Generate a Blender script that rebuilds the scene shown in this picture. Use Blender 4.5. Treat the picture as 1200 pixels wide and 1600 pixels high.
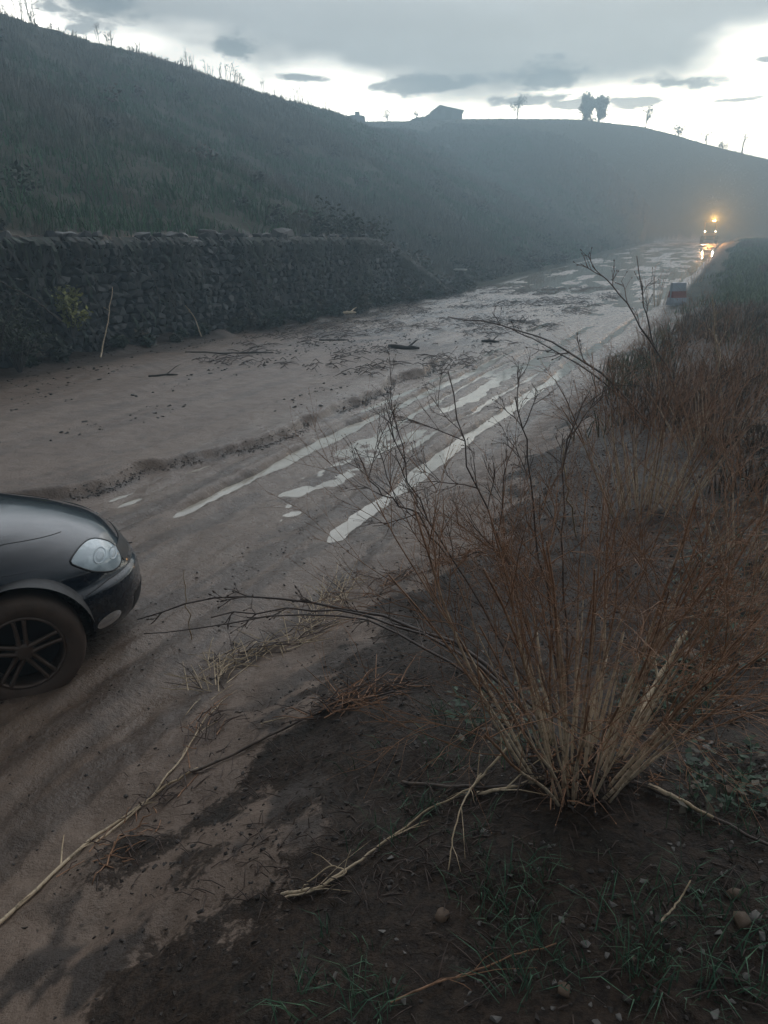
import bpy, bmesh, math, random
import numpy as np
from mathutils import Vector, Matrix

random.seed(7); rng = np.random.default_rng(7)
for o in list(bpy.data.objects): bpy.data.objects.remove(o)
scene = bpy.context.scene
COL = scene.collection
R = math.radians

# ------------------------------------------------------------------ camera, sky, sun, exposure
PITCH = R(19.7); CAMZ = 2.4
cam_d = bpy.data.cameras.new('camera'); cam = bpy.data.objects.new('camera', cam_d); COL.objects.link(cam)
cam_d.sensor_fit = 'VERTICAL'; cam_d.sensor_height = 36; cam_d.lens = 27.0
cam_d.clip_start = 0.05; cam_d.clip_end = 3000
cam.location = (0, 0, CAMZ); cam.rotation_euler = (R(90) - PITCH, 0, 0)
scene.camera = cam
vs = scene.view_settings
vs.view_transform = 'Standard'; vs.look = 'None'; vs.gamma = 1; vs.use_curve_mapping = False; vs.exposure = 0.15
scene.render.engine = 'CYCLES'
cy = scene.cycles
cy.use_denoising = True
try: cy.denoiser = 'OPENIMAGEDENOISE'
except Exception: pass
cy.max_bounces = 4; cy.diffuse_bounces = 2; cy.glossy_bounces = 2; cy.transmission_bounces = 2; cy.volume_bounces = 0
cy.transparent_max_bounces = 8
cy.sample_clamp_indirect = 4; cy.caustics_reflective = False; cy.caustics_refractive = False

SUN_AZ, SUN_EL = R(17), R(12)        # sunset glow ahead, right of the middle (azimuth from +Y towards +X)
world = bpy.data.worlds.new('World'); scene.world = world; world.use_nodes = True
def build_world():
    nt = world.node_tree; N = nt.nodes; L = nt.links; N.clear()
    def node(t, **k):
        n = N.new(t)
        for a, v in k.items(): setattr(n, a, v)
        return n
    def val(s, v):
        if hasattr(v, 'is_linked') or hasattr(v, 'links'): L.new(v, s)
        else: s.default_value = v
    def m(op, a, b=0.0, c=None, clamp=False):
        n = node('ShaderNodeMath', operation=op, use_clamp=clamp); val(n.inputs[0], a); val(n.inputs[1], b)
        if c is not None: val(n.inputs[2], c)
        return n.outputs[0]
    def sstep(x, lo, hi):
        n = node('ShaderNodeMapRange', interpolation_type='SMOOTHSTEP'); val(n.inputs[0], x); val(n.inputs[1], lo); val(n.inputs[2], hi)
        return n.outputs[0]
    def mix(f, a, b):
        n = node('ShaderNodeMix', data_type='RGBA'); val(n.inputs[0], f)
        for s, v in ((n.inputs[6], a), (n.inputs[7], b)):
            if isinstance(v, tuple): s.default_value = (*v, 1)
            else: L.new(v, s)
        return n.outputs[2]
    def noise(vec, scale, detail=4, rough=.55, dist=0.):
        n = node('ShaderNodeTexNoise', noise_dimensions='2D'); L.new(vec, n.inputs['Vector']); n.inputs['Scale'].default_value = scale
        n.inputs['Detail'].default_value = detail; n.inputs['Roughness'].default_value = rough; n.inputs['Distortion'].default_value = dist
        return m('SUBTRACT', n.outputs[0], .5)
    tc = node('ShaderNodeTexCoord'); sep = node('ShaderNodeSeparateXYZ'); L.new(tc.outputs['Generated'], sep.inputs[0])
    X, Y, Z = sep.outputs
    az = m('ARCTAN2', X, Y); el = m('ARCSINE', Z)
    cmb = node('ShaderNodeCombineXYZ'); val(cmb.inputs[0], m('MULTIPLY', az, 1.0)); val(cmb.inputs[1], m('MULTIPLY', el, 2.6)); cmb.inputs[2].default_value = 0.4
    v2 = cmb.outputs[0]
    nA = noise(v2, 6, 3); nB = noise(v2, 17, 5, .62); nC = noise(v2, 3.0, 1, .6)
    # clear light behind the clouds, strongest where the sun went down
    sky = node('ShaderNodeTexSky', sky_type='NISHITA'); sky.sun_disc = False
    sky.sun_elevation = SUN_EL; sky.sun_rotation = SUN_AZ; sky.air_density = 1.2; sky.dust_density = 2.0
    daz = m('SUBTRACT', az, SUN_AZ)
    cosd = m('COSINE', daz)
    glow = m('POWER', m('MULTIPLY_ADD', cosd, .5, .5), 3.0)          # 1 ahead, 0 behind
    sk = node('ShaderNodeMix', data_type='RGBA', blend_type='MULTIPLY'); sk.inputs[0].default_value = 1
    L.new(sky.outputs[0], sk.inputs[6]); sk.inputs[7].default_value = (.045, .055, .075, 1)
    band = mix(glow, (.45, .50, .58), (6.9, 6.3, 5.4))
    add = node('ShaderNodeMix', data_type='RGBA', blend_type='ADD'); add.inputs[0].default_value = 1
    L.new(band, add.inputs[6]); L.new(sk.outputs[2], add.inputs[7])
    clear = add.outputs[2]
    # the cloud deck overhead, its ragged lower edge a little above the hills
    e0 = m('MULTIPLY_ADD', nC, .035, .150)
    e0 = m('ADD', e0, m('MULTIPLY', nA, .055))
    e0 = m('ADD', e0, m('MULTIPLY', sstep(az, .26, .46), .024))
    e0 = m('ADD', e0, m('MULTIPLY', sstep(m('MULTIPLY', az, -1.0), .02, .40), .062))
    deck = sstep(m('SUBTRACT', el, e0), -.045, .040)
    deck_tone = m('ADD', m('MULTIPLY', nA, .55), m('MULTIPLY', nB, .28))
    hz = m('MULTIPLY_ADD', glow, .09, .19)
    thin = m('MULTIPLY', sstep(el, .22, .42), m('SUBTRACT', 1.0, sstep(el, .55, 1.2)))      # unseen sky band above the view, brightened to light the mud and puddles
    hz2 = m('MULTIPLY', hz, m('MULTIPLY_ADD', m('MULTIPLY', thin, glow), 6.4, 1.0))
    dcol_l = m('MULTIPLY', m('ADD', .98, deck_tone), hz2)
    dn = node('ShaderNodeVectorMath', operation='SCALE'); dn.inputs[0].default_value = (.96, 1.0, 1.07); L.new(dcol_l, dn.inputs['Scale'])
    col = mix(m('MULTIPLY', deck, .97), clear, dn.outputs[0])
    # separate low clouds: azimuth, elevation, half width, half height (radians)
    blobs = [(.050, .163, .080, .012), (.185, .168, .062, .017), (.150, .147, .075, .009), (.330, .157, .050, .010),
             (.292, .141, .034, .007), (.445, .166, .030, .008), (.520, .160, .06, .012), (.212, .141, .036, .006),
             (.412, .173, .014, .005), (.385, .138, .036, .004), (-.095, .170, .035, .005), (-.315, .235, .055, .035), (-.17, .197, .030, .012),
             (.66, .17, .09, .016), (.82, .14, .12, .015), (-.6, .22, .12, .02), (-.85, .17, .1, .018)]
    wob = m('ADD', m('MULTIPLY', nB, 2.3), m('MULTIPLY', nA, 1.0))
    pv = node('ShaderNodeCombineXYZ'); val(pv.inputs[0], az); val(pv.inputs[1], el); pv = pv.outputs[0]
    rmin = None
    for a0, b0, w, h in blobs:
        q = node('ShaderNodeVectorMath', operation='MULTIPLY_ADD'); L.new(pv, q.inputs[0]); q.inputs[1].default_value = (1 / w, 1 / h, 0); q.inputs[2].default_value = (-a0 / w, -b0 / h, 0)
        ln = node('ShaderNodeVectorMath', operation='LENGTH'); L.new(q.outputs[0], ln.inputs[0]); r = ln.outputs['Value']
        rmin = r if rmin is None else m('MINIMUM', rmin, r)
    tot = sstep(m('ADD', m('SUBTRACT', 1.0, rmin), wob), -.12, .50)
    cn = node('ShaderNodeVectorMath', operation='SCALE'); cn.inputs[0].default_value = (.88, .98, 1.12)
    L.new(m('MULTIPLY', m('ADD', .66, m('MULTIPLY', nB, .5)), hz), cn.inputs['Scale'])
    col = mix(m('MULTIPLY', tot, .88), col, cn.outputs[0])
    # below the horizon
    col = mix(sstep(el, -.02, .03), (.10, .10, .11), col)
    bg = node('ShaderNodeBackground'); L.new(col, bg.inputs[0]); bg.inputs[1].default_value = 1.0
    out = node('ShaderNodeOutputWorld'); L.new(bg.outputs[0], out.inputs[0])
build_world()
world.cycles.sampling_method = 'MANUAL'; world.cycles.sample_map_resolution = 256

sun_d = bpy.data.lights.new('sun', 'SUN'); sun_d.energy = 0.15; sun_d.angle = R(25); sun_d.color = (1, .93, .84)
sun = bpy.data.objects.new('sun', sun_d); COL.objects.link(sun)
sdir = Vector((math.sin(SUN_AZ) * math.cos(SUN_EL), math.cos(SUN_AZ) * math.cos(SUN_EL), math.sin(SUN_EL)))
sun.rotation_euler = sdir.to_track_quat('Z', 'Y').to_euler(); sun.location = sdir * 300

# ------------------------------------------------------------------ noise and terrain
def _hash(ix, iy, seed):
    h = (ix.astype(np.int64) * 374761393 + iy.astype(np.int64) * 668265263 + seed * 974634777) & 0xffffffff
    h = ((h ^ (h >> 13)) * 1274126177) & 0xffffffff
    h = (h ^ (h >> 16)) & 0xffffffff
    return h / 2147483647.5 - 1.0
def vnoise(x, y, seed=0):
    x = np.asarray(x, float); y = np.asarray(y, float); x, y = np.broadcast_arrays(x, y)
    ix = np.floor(x); iy = np.floor(y); fx = x - ix; fy = y - iy
    fx = fx * fx * fx * (fx * (fx * 6 - 15) + 10); fy = fy * fy * fy * (fy * (fy * 6 - 15) + 10)
    a = _hash(ix, iy, seed); b = _hash(ix + 1, iy, seed); c = _hash(ix, iy + 1, seed); d = _hash(ix + 1, iy + 1, seed)
    return (a * (1 - fx) + b * fx) * (1 - fy) + (c * (1 - fx) + d * fx) * fy
def fbm(x, y, seed=0, oct=4, gain=.5):
    v = 0; a = 1; t = 0
    for i in range(oct):
        v = v + a * vnoise(x * 2 ** i + 17.3 * i, y * 2 ** i - 9.1 * i, seed + i); t += a; a *= gain
    return v / t * 1.3
def sm(u):
    u = np.clip(u, 0, 1); return u * u * (3 - 2 * u)

RA = R(24); SA, CA = math.sin(RA), math.cos(RA)          # the road runs 24 degrees right of the view
def st(X, Y): return X * SA + Y * CA, X * CA - Y * SA
def xy(s, t): return s * SA + t * CA, s * CA - t * SA
def base(s): return 1.9 * np.clip((np.asarray(s, float) - 32) / 85, 0, None) ** 1.15
def wall_h(s): return 2.4 * (1 - .85 * sm((s - 25) / 10)) * (1 - sm((s - 34) / 3)) * (1 + .0 * s)
EL = np.array([[-3, .06], [-.6, .10], [-.1, .118], [-.03, .1235], [.02, .124], [.09, .1265], [.225, .127], [.3, .121], [.34, .113], [.378, .103], [.457, .086], [.6, .062], [1.0, .045], [3, .03]])
FARY = 142.0
def far_hill(X, Y):
    Yc = np.maximum(Y, 1.0)
    e = np.interp(X / Yc, EL[:, 0], EL[:, 1])
    y0 = np.interp(X / Yc, [-.1, .2, .36, .5], [72., 84., 112., 114.])
    u = np.clip((Y - y0) / (FARY - y0), 0, 1)
    p = .55 * u * (2 - u) + .45 * sm(u)
    crest = CAMZ + e * FARY
    return crest * p - np.clip(Y - FARY, 0, None) * .06 - np.clip(Y - FARY - 30, 0, None) * .08
def H(s, t):
    s = np.asarray(s, float); t = np.asarray(t, float); s, t = np.broadcast_arrays(s, t)
    X, Y = xy(s, t)
    b = base(s)
    n1 = fbm(s * .55, t * 1.6, 1, 3); n2 = fbm(s * 1.9, t * 4.2, 4, 3); n3 = fbm(s * 7, t * 10, 8, 2)
    g = lambda t0, w: np.exp(-((t - t0) / w) ** 2)
    road = .018 * n1 + .012 * n2 + .005 * n3 + .010 * fbm(s * .35, t * 8.5, 12, 3) * np.where(t > -5.6, 1, .3) + .002
    # the mud sheet left of the wheel tracks, ending in a broken little step
    ts = -5.12 - .65 * sm((8.0 - s) / 2.2) + .22 * vnoise(s * .9, 3.3, 21) + .07 * vnoise(s * 3.7, 1.3, 22)
    pl = sm((ts - t) / .13) * (1 - sm((s - 13.5) / 5))
    road = road + .105 * pl + .010 * np.clip(-t - 5, 0, 7) * (1 - sm((s - 14) / 8)) + .03 * pl * fbm(s * .45, t * .7, 31, 2)
    road = road - .03 * g(ts + .18, .12) * (1 - sm((s - 14) / 4))
    # debris field
    db = sm((s - 14.5) / 5) * (1 - sm((s - 30) / 9)) * sm((-4.8 - t) / 1.5)
    road = road + db * (.05 * np.abs(fbm(s * 1.3, t * 2.6, 41, 4)) + .035)
    # wheel ruts
    wob = .06 * vnoise(s * .5, .7, 51) + .035 * vnoise(s * 2.6, 2.7, 53) + .014 * fbm(s * 5, t * 5, 54, 2); on = sm((s - 5.0) / .6)
    wv = .92 + .28 * vnoise(s * .8, 5.1, 52) + .16 * vnoise(s * 3.1, 6.1, 55)
    road = road - on * (.125 * g(-2.88 + wob, .105 * wv) * (1 - .6 * sm((s - 21) / 4))
                        + .13 * g(-4.46 + wob, .10 * wv) * (1 - sm((s - 15.5) / 3))
                        + .060 * g(-4.80 + wob, .07) * sm((s - 9.6) / 1) * (1 - sm((s - 15) / 2))
                        + .065 * g(-3.30 + wob * 1.5, .045) * sm((s - 7.6) / 1.5) * (1 - sm((s - 17) / 4))
                        + .060 * g(-4.12 - wob, .045) * sm((s - 8.5) / 1.5) * (1 - sm((s - 16) / 3))
                        + .060 * g(-3.75 - wob * 2, .10) * sm((s - 9.5) / 2.5) * (1 - sm((s - 21) / 4)))
    road = road + on * .028 * (g(-4.26 + wob, .09) + g(-3.12 + wob, .09) + g(-4.64 + wob, .06)) * (1 - sm((s - 16) / 4))
    mid = g(-3.75, .5) * on * (1 - sm((s - 22) / 5))
    road = road - .017 * mid + .036 * mid * fbm(s * 1.0, t * 2.2, 61, 3)
    def pool(s0, t0, ls, lt, d): return d * np.exp(-((s - s0) / ls) ** 2 - ((t - t0) / lt) ** 2)
    road = road - pool(6.3, -3.85, .5, .16, .04) - pool(7.0, -4.0, .55, .12, .035) - pool(8.4, -4.07, .3, .08, .04) - pool(8.85, -3.92, .25, .08, .04) \
        - pool(5.1, -4.66, .38, .055, .085) - pool(5.45, -5.13, .2, .05, .075) - pool(2.58, -2.52, .16, .05, .10) - pool(22.3, -5.1, 1.4, .16, .09) \
        - pool(21.9, -8.9, .8, .25, .09) - pool(17.5, -4.9, 1.2, .12, .06) - pool(19, -4.3, 1.0, .1, .05) - pool(6.6, -5.2, .3, .05, .05)
    near = sm((5.5 - s) / .7)
    road = road + .045 * near - .03 * near * (g(-2.62, .10) + g(-4.35, .12) + .8 * g(-3.0, .06)) + .012 * near * fbm(s * 3, t * 6, 71, 3) + .012 * on * fbm(s * 6, t * 9, 73, 3) * np.where(t > -5.4, 1, .4)
    road = road + .16 * sm((-t - 11.0 + .4 * fbm(s * .7, t * .7, 76, 3)) / .8) * (.55 + .6 * fbm(s * 1.6, t * 1.6, 77, 3)) * (t > -12.0) * (1 - sm((s - 30) / 8))
    # far stretch: water running over the whole road
    fr = sm((s - 23) / 7)
    road = road * (1 - .35 * fr) - fr * (.045 - .035 * fbm(s * .35, t * 1.1, 81, 4))
    road = b + road
    # right bank
    u = (t + 2.68) / 2.78
    bank = .86 * (1 - .4 * sm((s - 12) / 16)) * sm(u) + (.20 - .17 * sm((s - 7) / 10)) * np.clip(t - .1, 0, 4) + (.10 - .07 * sm((s - 10) / 20)) * np.clip(t - 4.1, 0, 60)
    wr = sm((t + 2.75) / .35)
    bk_rel = wr * (.045 * fbm(s * 1.1, t * 1.1, 91, 3) * sm((t + 2.7) / 1.2) + .026 * fbm(s * 3.6, t * 3.6, 95, 3) + .010 * fbm(s * 14, t * 14, 99, 3)) - .05 * np.exp(-((s - 1.33) / .10) ** 2 - ((t + 1.33) / .045) ** 2) - .035 * np.exp(-((s - 1.36) / .08) ** 2 - ((t + 1.66) / .05) ** 2)
    bk_rel = bk_rel + .055 * np.exp(-((s - 2.06) ** 2 + (t + .27) ** 2) / .03)
    h = np.where(t > -2.9, b + (road - b) * (1 - wr) + bank + bk_rel + wr * .012, road)
    # left: retaining wall, ledge, hillside
    d = -(t + 12.0); hw = wall_h(s)
    lift = np.clip((d - .30) / .10, 0, 1)
    soft = sm(d / 3.0)
    k0 = np.where(hw > .25, lift, soft)
    left = b * (1 - np.clip(d / 28, 0, 1)) + hw * np.where(hw > .25, lift, soft)
    dd = np.clip(d - 1.0, 0, None)
    hill = (14.2 - hw) * (1 - np.exp(-2.0 * (dd / 27) ** 1.06 - .0)) / (1 - math.exp(-2.0))
    hill = (14.2 - hw) * np.clip(dd / 27, 0, 1.0) ** 1.03
    hr = 14.2 + .20 * np.clip(s - 86, 0, 60)
    hill = np.clip((14.2 - hw) * (dd / 27) ** 1.03, None, hr - hw)
    dr = 1.0 + 27 * np.maximum((hr - hw) / (14.2 - hw), 0) ** (1 / 1.03)
    hill = hill - np.clip(d - dr, 0, None) * .05 - np.clip(d - dr - 32, 0, None) * .05
    env = sm(d / 5)
    rel = env * (.45 * fbm(s * .12, t * .12, 111, 3) + .16 * fbm(s * .7, t * .7, 115, 3)) * (1 - .6 * np.exp(-((d - 28) / 6) ** 2))
    rel = rel + np.where(d > .4, 1, 0) * .07 * fbm(s * 1.8, t * 1.8, 119, 3)
    cap = CAMZ + (np.interp(X / np.maximum(Y, 1), EL[:, 0], EL[:, 1]) - .006) * Y
    lh = left + hill + rel
    lh = np.where((Y > 88) & (d > 3), np.minimum(lh, np.maximum(cap, lh * (1 - sm((Y - 88) / 14)))), lh)
    h = np.where(d > 0, lh, h)
    h = np.where((d > 0) & (d < .3), b + .02, h)
    F = far_hill(X, Y) + .5 * fbm(X * .04, Y * .04, 131, 3) * np.clip((Y - 118) / 20, 0, 1) * (1 - .9 * np.exp(-((Y - FARY) / 20) ** 2))
    return np.where((Y > 74) & (t < -12.5) | (Y > 110), np.maximum(h, F), h)
def steps(*segs):
    out = [segs[0][0]]
    for a, b, d in segs:
        n = max(1, int(round((b - a) / d))); out += list(np.linspace(a, b, n + 1)[1:])
    return np.array(out)
def smooth_steps(a, b, d0, d1):
    out = [a]; n = 0
    while out[-1] < b:
        f = (out[-1] - a) / (b - a); out.append(out[-1] + d0 + (d1 - d0) * f)
    out[-1] = b; return np.array(out)
S = np.concatenate([-smooth_steps(1, 160, .5, 20)[::-1], steps((-1, .6, .1), (.6, 5, .026))[1:], smooth_steps(5, 16, .03, .06)[1:], smooth_steps(16, 45, .08, .3)[1:], smooth_steps(45, 130, .35, 1.4)[1:], smooth_steps(130, 260, 1.6, 3)[1:], smooth_steps(260, 420, 4, 25)[1:]])
T = np.concatenate([-smooth_steps(40, 340, 1.2, 25)[::-1], steps((-40, -16, .6), (-16, -12.5, .15), (-12.5, -11.9, .05), (-11.9, -6.2, .07), (-6.2, -4.0, .034), (-4.0, -2.6, .026), (-2.6, .6, .026), (.6, 2, .05), (2, 6, .2))[1:], smooth_steps(6, 340, .4, 25)[1:]])
_SS, _TT = np.meshgrid(S, T, indexing='ij'); ZG = H(_SS, _TT)
def Hg(s, t):
    s = np.asarray(s, float); t = np.asarray(t, float)
    i = np.clip(np.searchsorted(S, s) - 1, 0, len(S) - 2); j = np.clip(np.searchsorted(T, t) - 1, 0, len(T) - 2)
    a = np.clip((s - S[i]) / (S[i + 1] - S[i]), 0, 1); b = np.clip((t - T[j]) / (T[j + 1] - T[j]), 0, 1)
    return (ZG[i, j] * (1 - b) + ZG[i, j + 1] * b) * (1 - a) + (ZG[i + 1, j] * (1 - b) + ZG[i + 1, j + 1] * b) * a
def Hxy(X, Y): return Hg(*st(np.asarray(X, float), np.asarray(Y, float)))
cP, sP = math.cos(PITCH), math.sin(PITCH)
def ray(u, v):
    x = (u - 600) / 1200; y = (800 - v) / 1200
    return Vector((x, cP + sP * y, -sP + cP * y))
_K = np.concatenate([np.arange(.8, 12, .02), np.arange(12, 60, .1), np.arange(60, 320, .5)])
def ground_at(u, v):
    """where the line of sight through a photo pixel meets the terrain"""
    r = ray(u, v); hx = Hxy(r.x * _K, r.y * _K); zz = CAMZ + r.z * _K
    i = np.argmax(zz < hx)
    k = _K[i]; return Vector((r.x * k, r.y * k, float(hx[i])))
def at(u, v, Y):
    r = ray(u, v); k = Y / r.y; return Vector((r.x * k, Y, CAMZ + r.z * k))
def gz(x, y): return float(Hxy(np.array([x]), np.array([y]))[0])
def on_ground(s, t, dz=0.0):
    x, y = xy(s, t); return Vector((x, y, float(Hg(np.array([s]), np.array([t]))[0]) + dz))

# ------------------------------------------------------------------ helpers: objects and materials
def tag(o, label=None, cat=None, group=None, kind=None):
    if label: o['label'] = label
    if cat: o['category'] = cat
    if group: o['group'] = group
    if kind: o['kind'] = kind
    return o
def empty(name, loc=(0, 0, 0), rz=0.0):
    o = bpy.data.objects.new(name, None); COL.objects.link(o); o.location = loc; o.rotation_euler = (0, 0, rz); o.empty_display_size = .1
    return o
def mesh(name, V, F, smooth=True, attrs=None, cols=None):
    V = np.asarray(V, np.float32); F = np.asarray(F, np.int32)
    me = bpy.data.meshes.new(name); k = F.shape[1]
    me.vertices.add(len(V)); me.vertices.foreach_set('co', V.ravel())
    me.loops.add(F.size); me.loops.foreach_set('vertex_index', F.ravel())
    me.polygons.add(len(F)); me.polygons.foreach_set('loop_start', np.arange(0, F.size, k, dtype=np.int32))
    me.polygons.foreach_set('loop_total', np.full(len(F), k, np.int32))
    me.polygons.foreach_set('use_smooth', np.full(len(F), smooth, bool))
    for n, a in (attrs or {}).items():
        at_ = me.attributes.new(n, 'FLOAT', 'POINT'); at_.data.foreach_set('value', np.asarray(a, np.float32).ravel())
    if cols is not None:
        c = np.ones((len(V), 4), np.float32); c[:, :3] = cols
        at_ = me.attributes.new('tint', 'FLOAT_COLOR', 'POINT'); at_.data.foreach_set('color', c.ravel())
    me.update(calc_edges=True); me.validate()
    return me
def obj(name, me, mat=None, parent=None):
    o = bpy.data.objects.new(name, me); COL.objects.link(o)
    if mat is not None and not me.materials: me.materials.append(mat)
    if parent is not None: o.parent = parent
    return o
class Geo:
    def __init__(s): s.V = []; s.F = []; s.A = []; s.C = []; s.n = 0
    def add(s, V, F, a=None, c=None):
        V = np.asarray(V, float); F = np.asarray(F, int)
        s.V.append(V); s.F.append(F + s.n); s.n += len(V)
        s.A.append(np.zeros(len(V)) if a is None else np.broadcast_to(a, len(V)))
        s.C.append(np.ones((len(V), 3)) * .5 if c is None else np.broadcast_to(c, (len(V), 3)))
    def tube(s, pts, rad, sides=4, u=None, c=None):
        P = np.asarray(pts, float); n = len(P); rad = np.broadcast_to(rad, n)
        T = np.gradient(P, axis=0); T /= np.linalg.norm(T, axis=1)[:, None] + 1e-9
        ref = np.array([0, 0, 1.]) if abs(T[:, 2].mean()) < .8 else np.array([1., 0, 0])
        B = np.cross(T, ref); B /= np.linalg.norm(B, axis=1)[:, None] + 1e-9; N = np.cross(B, T)
        ang = np.arange(sides) / sides * 2 * np.pi
        V = P[:, None] + rad[:, None, None] * (np.cos(ang)[None, :, None] * B[:, None] + np.sin(ang)[None, :, None] * N[:, None])
        i = np.arange(n - 1)[:, None] * sides; j = np.arange(sides)[None]; j2 = (j + 1) % sides
        F = np.stack([i + j, i + j2, i + sides + j2, i + sides + j], -1).reshape(-1, 4)
        if u is None: u = np.linspace(0, 1, n)
        s.add(V.reshape(-1, 3), F, np.repeat(u, sides), c)
        m = sides - 2                                                # end caps as quads (sides 4) or folded quads
        if sides >= 4:
            for o_ in (0, (n - 1) * sides):
                s.F.append(np.array([[o_ + 0, o_ + 1, o_ + 2, o_ + 3]]) + s.n - len(V) * sides)
    def mesh(s, name, smooth=True, colour=False):
        return mesh(name, np.concatenate(s.V), np.concatenate(s.F), smooth, {'u': np.concatenate(s.A)}, np.concatenate(s.C) if colour else None)
def box_geo(g, c, size, M=None, bev=0.0):
    x, y, z = [q / 2 for q in size]
    V = np.array([[sx * x, sy * y, sz * z] for sx in (-1, 1) for sy in (-1, 1) for sz in (-1, 1)]) + np.array(c)
    if M is not None: V = V @ np.array(M).T
    g.add(V, [[0, 1, 3, 2], [4, 6, 7, 5], [0, 4, 5, 1], [2, 3, 7, 6], [0, 2, 6, 4], [1, 5, 7, 3]])
def lathe(g, prof, seg, axis='y', centre=(0, 0, 0)):
    P = np.asarray(prof, float); n = len(P); a = np.arange(seg) / seg * 2 * np.pi
    V = np.zeros((n, seg, 3))
    V[:, :, 0] = P[:, 0, None] * np.cos(a); V[:, :, 2] = P[:, 0, None] * np.sin(a); V[:, :, 1] = P[:, 1, None]
    if axis == 'z': V = V[:, :, [0, 2, 1]]
    if axis == 'x': V = V[:, :, [1, 0, 2]]
    V = V + np.array(centre)
    i = np.arange(n - 1)[:, None] * seg; j = np.arange(seg)[None]; j2 = (j + 1) % seg
    g.add(V.reshape(-1, 3), np.stack([i + j, i + j2, i + seg + j2, i + seg + j], -1).reshape(-1, 4))

class Mat:
    def __init__(s, name):
        s.m = bpy.data.materials.new(name); s.m.use_nodes = True; s.nt = s.m.node_tree; s.N = s.nt.nodes; s.L = s.nt.links
        s.b = s.N['Principled BSDF']
    def node(s, t, **k):
        n = s.N.new(t)
        for a, v in k.items(): setattr(n, a, v)
        return n
    def put(s, sock, v):
        if isinstance(v, (int, float)): sock.default_value = v
        elif isinstance(v, tuple): sock.default_value = (*v, 1) if len(v) == 3 and len(sock.default_value) == 4 else v
        else: s.L.new(v, sock)
    def pos(s, scale=(1, 1, 1)):
        g = s.node('ShaderNodeNewGeometry'); mp = s.node('ShaderNodeMapping'); s.L.new(g.outputs['Position'], mp.inputs[0]); mp.inputs['Scale'].default_value = scale
        mp.inputs['Rotation'].default_value = (0, 0, RA)
        return mp.outputs[0]
    def noise(s, vec, scale, detail=4, rough=.55, dist=0.0):
        n = s.node('ShaderNodeTexNoise'); s.put(n.inputs['Vector'], vec); n.inputs['Scale'].default_value = scale
        n.inputs['Detail'].default_value = detail; n.inputs['Roughness'].default_value = rough; n.inputs['Distortion'].default_value = dist
        return n.outputs[0]
    def ramp(s, x, lo, hi):
        n = s.node('ShaderNodeMapRange', interpolation_type='SMOOTHSTEP'); s.put(n.inputs[0], x); s.put(n.inputs[1], lo); s.put(n.inputs[2], hi); return n.outputs[0]
    def remap(s, x, a, b, c, d):
        n = s.node('ShaderNodeMapRange'); s.put(n.inputs[0], x)
        for i, v in enumerate((a, b, c, d)): s.put(n.inputs[i + 1], v)
        return n.outputs[0]
    def math(s, op, a, b=0.0):
        n = s.node('ShaderNodeMath', operation=op); s.put(n.inputs[0], a); s.put(n.inputs[1], b); return n.outputs[0]
    def mix(s, f, a, b):
        n = s.node('ShaderNodeMix', data_type='RGBA'); s.put(n.inputs[0], f); s.put(n.inputs[6], a); s.put(n.inputs[7], b); return n.outputs[2]
    def attr(s, name): return s.node('ShaderNodeAttribute', attribute_name=name).outputs
    def bump(s, h, strength=.5, dist=.02, prev=None):
        n = s.node('ShaderNodeBump'); n.inputs['Strength'].default_value = strength; n.inputs['Distance'].default_value = dist; s.put(n.inputs['Height'], h)
        if prev is not None: s.L.new(prev, n.inputs['Normal'])
        s.L.new(n.outputs[0], s.b.inputs['Normal']); return n.outputs[0]
    def set(s, **k):
        for a, v in k.items(): s.put(s.b.inputs[a.replace('_', ' ')], v)
        return s
def simple(name, col, rough=.6, metal=0.0, var=.25, scale=20, bump=.2, **k):
    M = Mat(name); p = M.pos(); n = M.noise(p, scale, 4)
    dark = tuple(c * (1 - var) for c in col); light = tuple(min(1, c * (1 + var)) for c in col)
    M.set(Base_Color=M.mix(n, dark, light), Roughness=M.remap(n, 0, 1, max(0, rough - .1), min(1, rough + .1)), Metallic=metal)
    if bump: M.bump(n, bump, .01)
    if k: M.set(**k)
    return M.m

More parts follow.
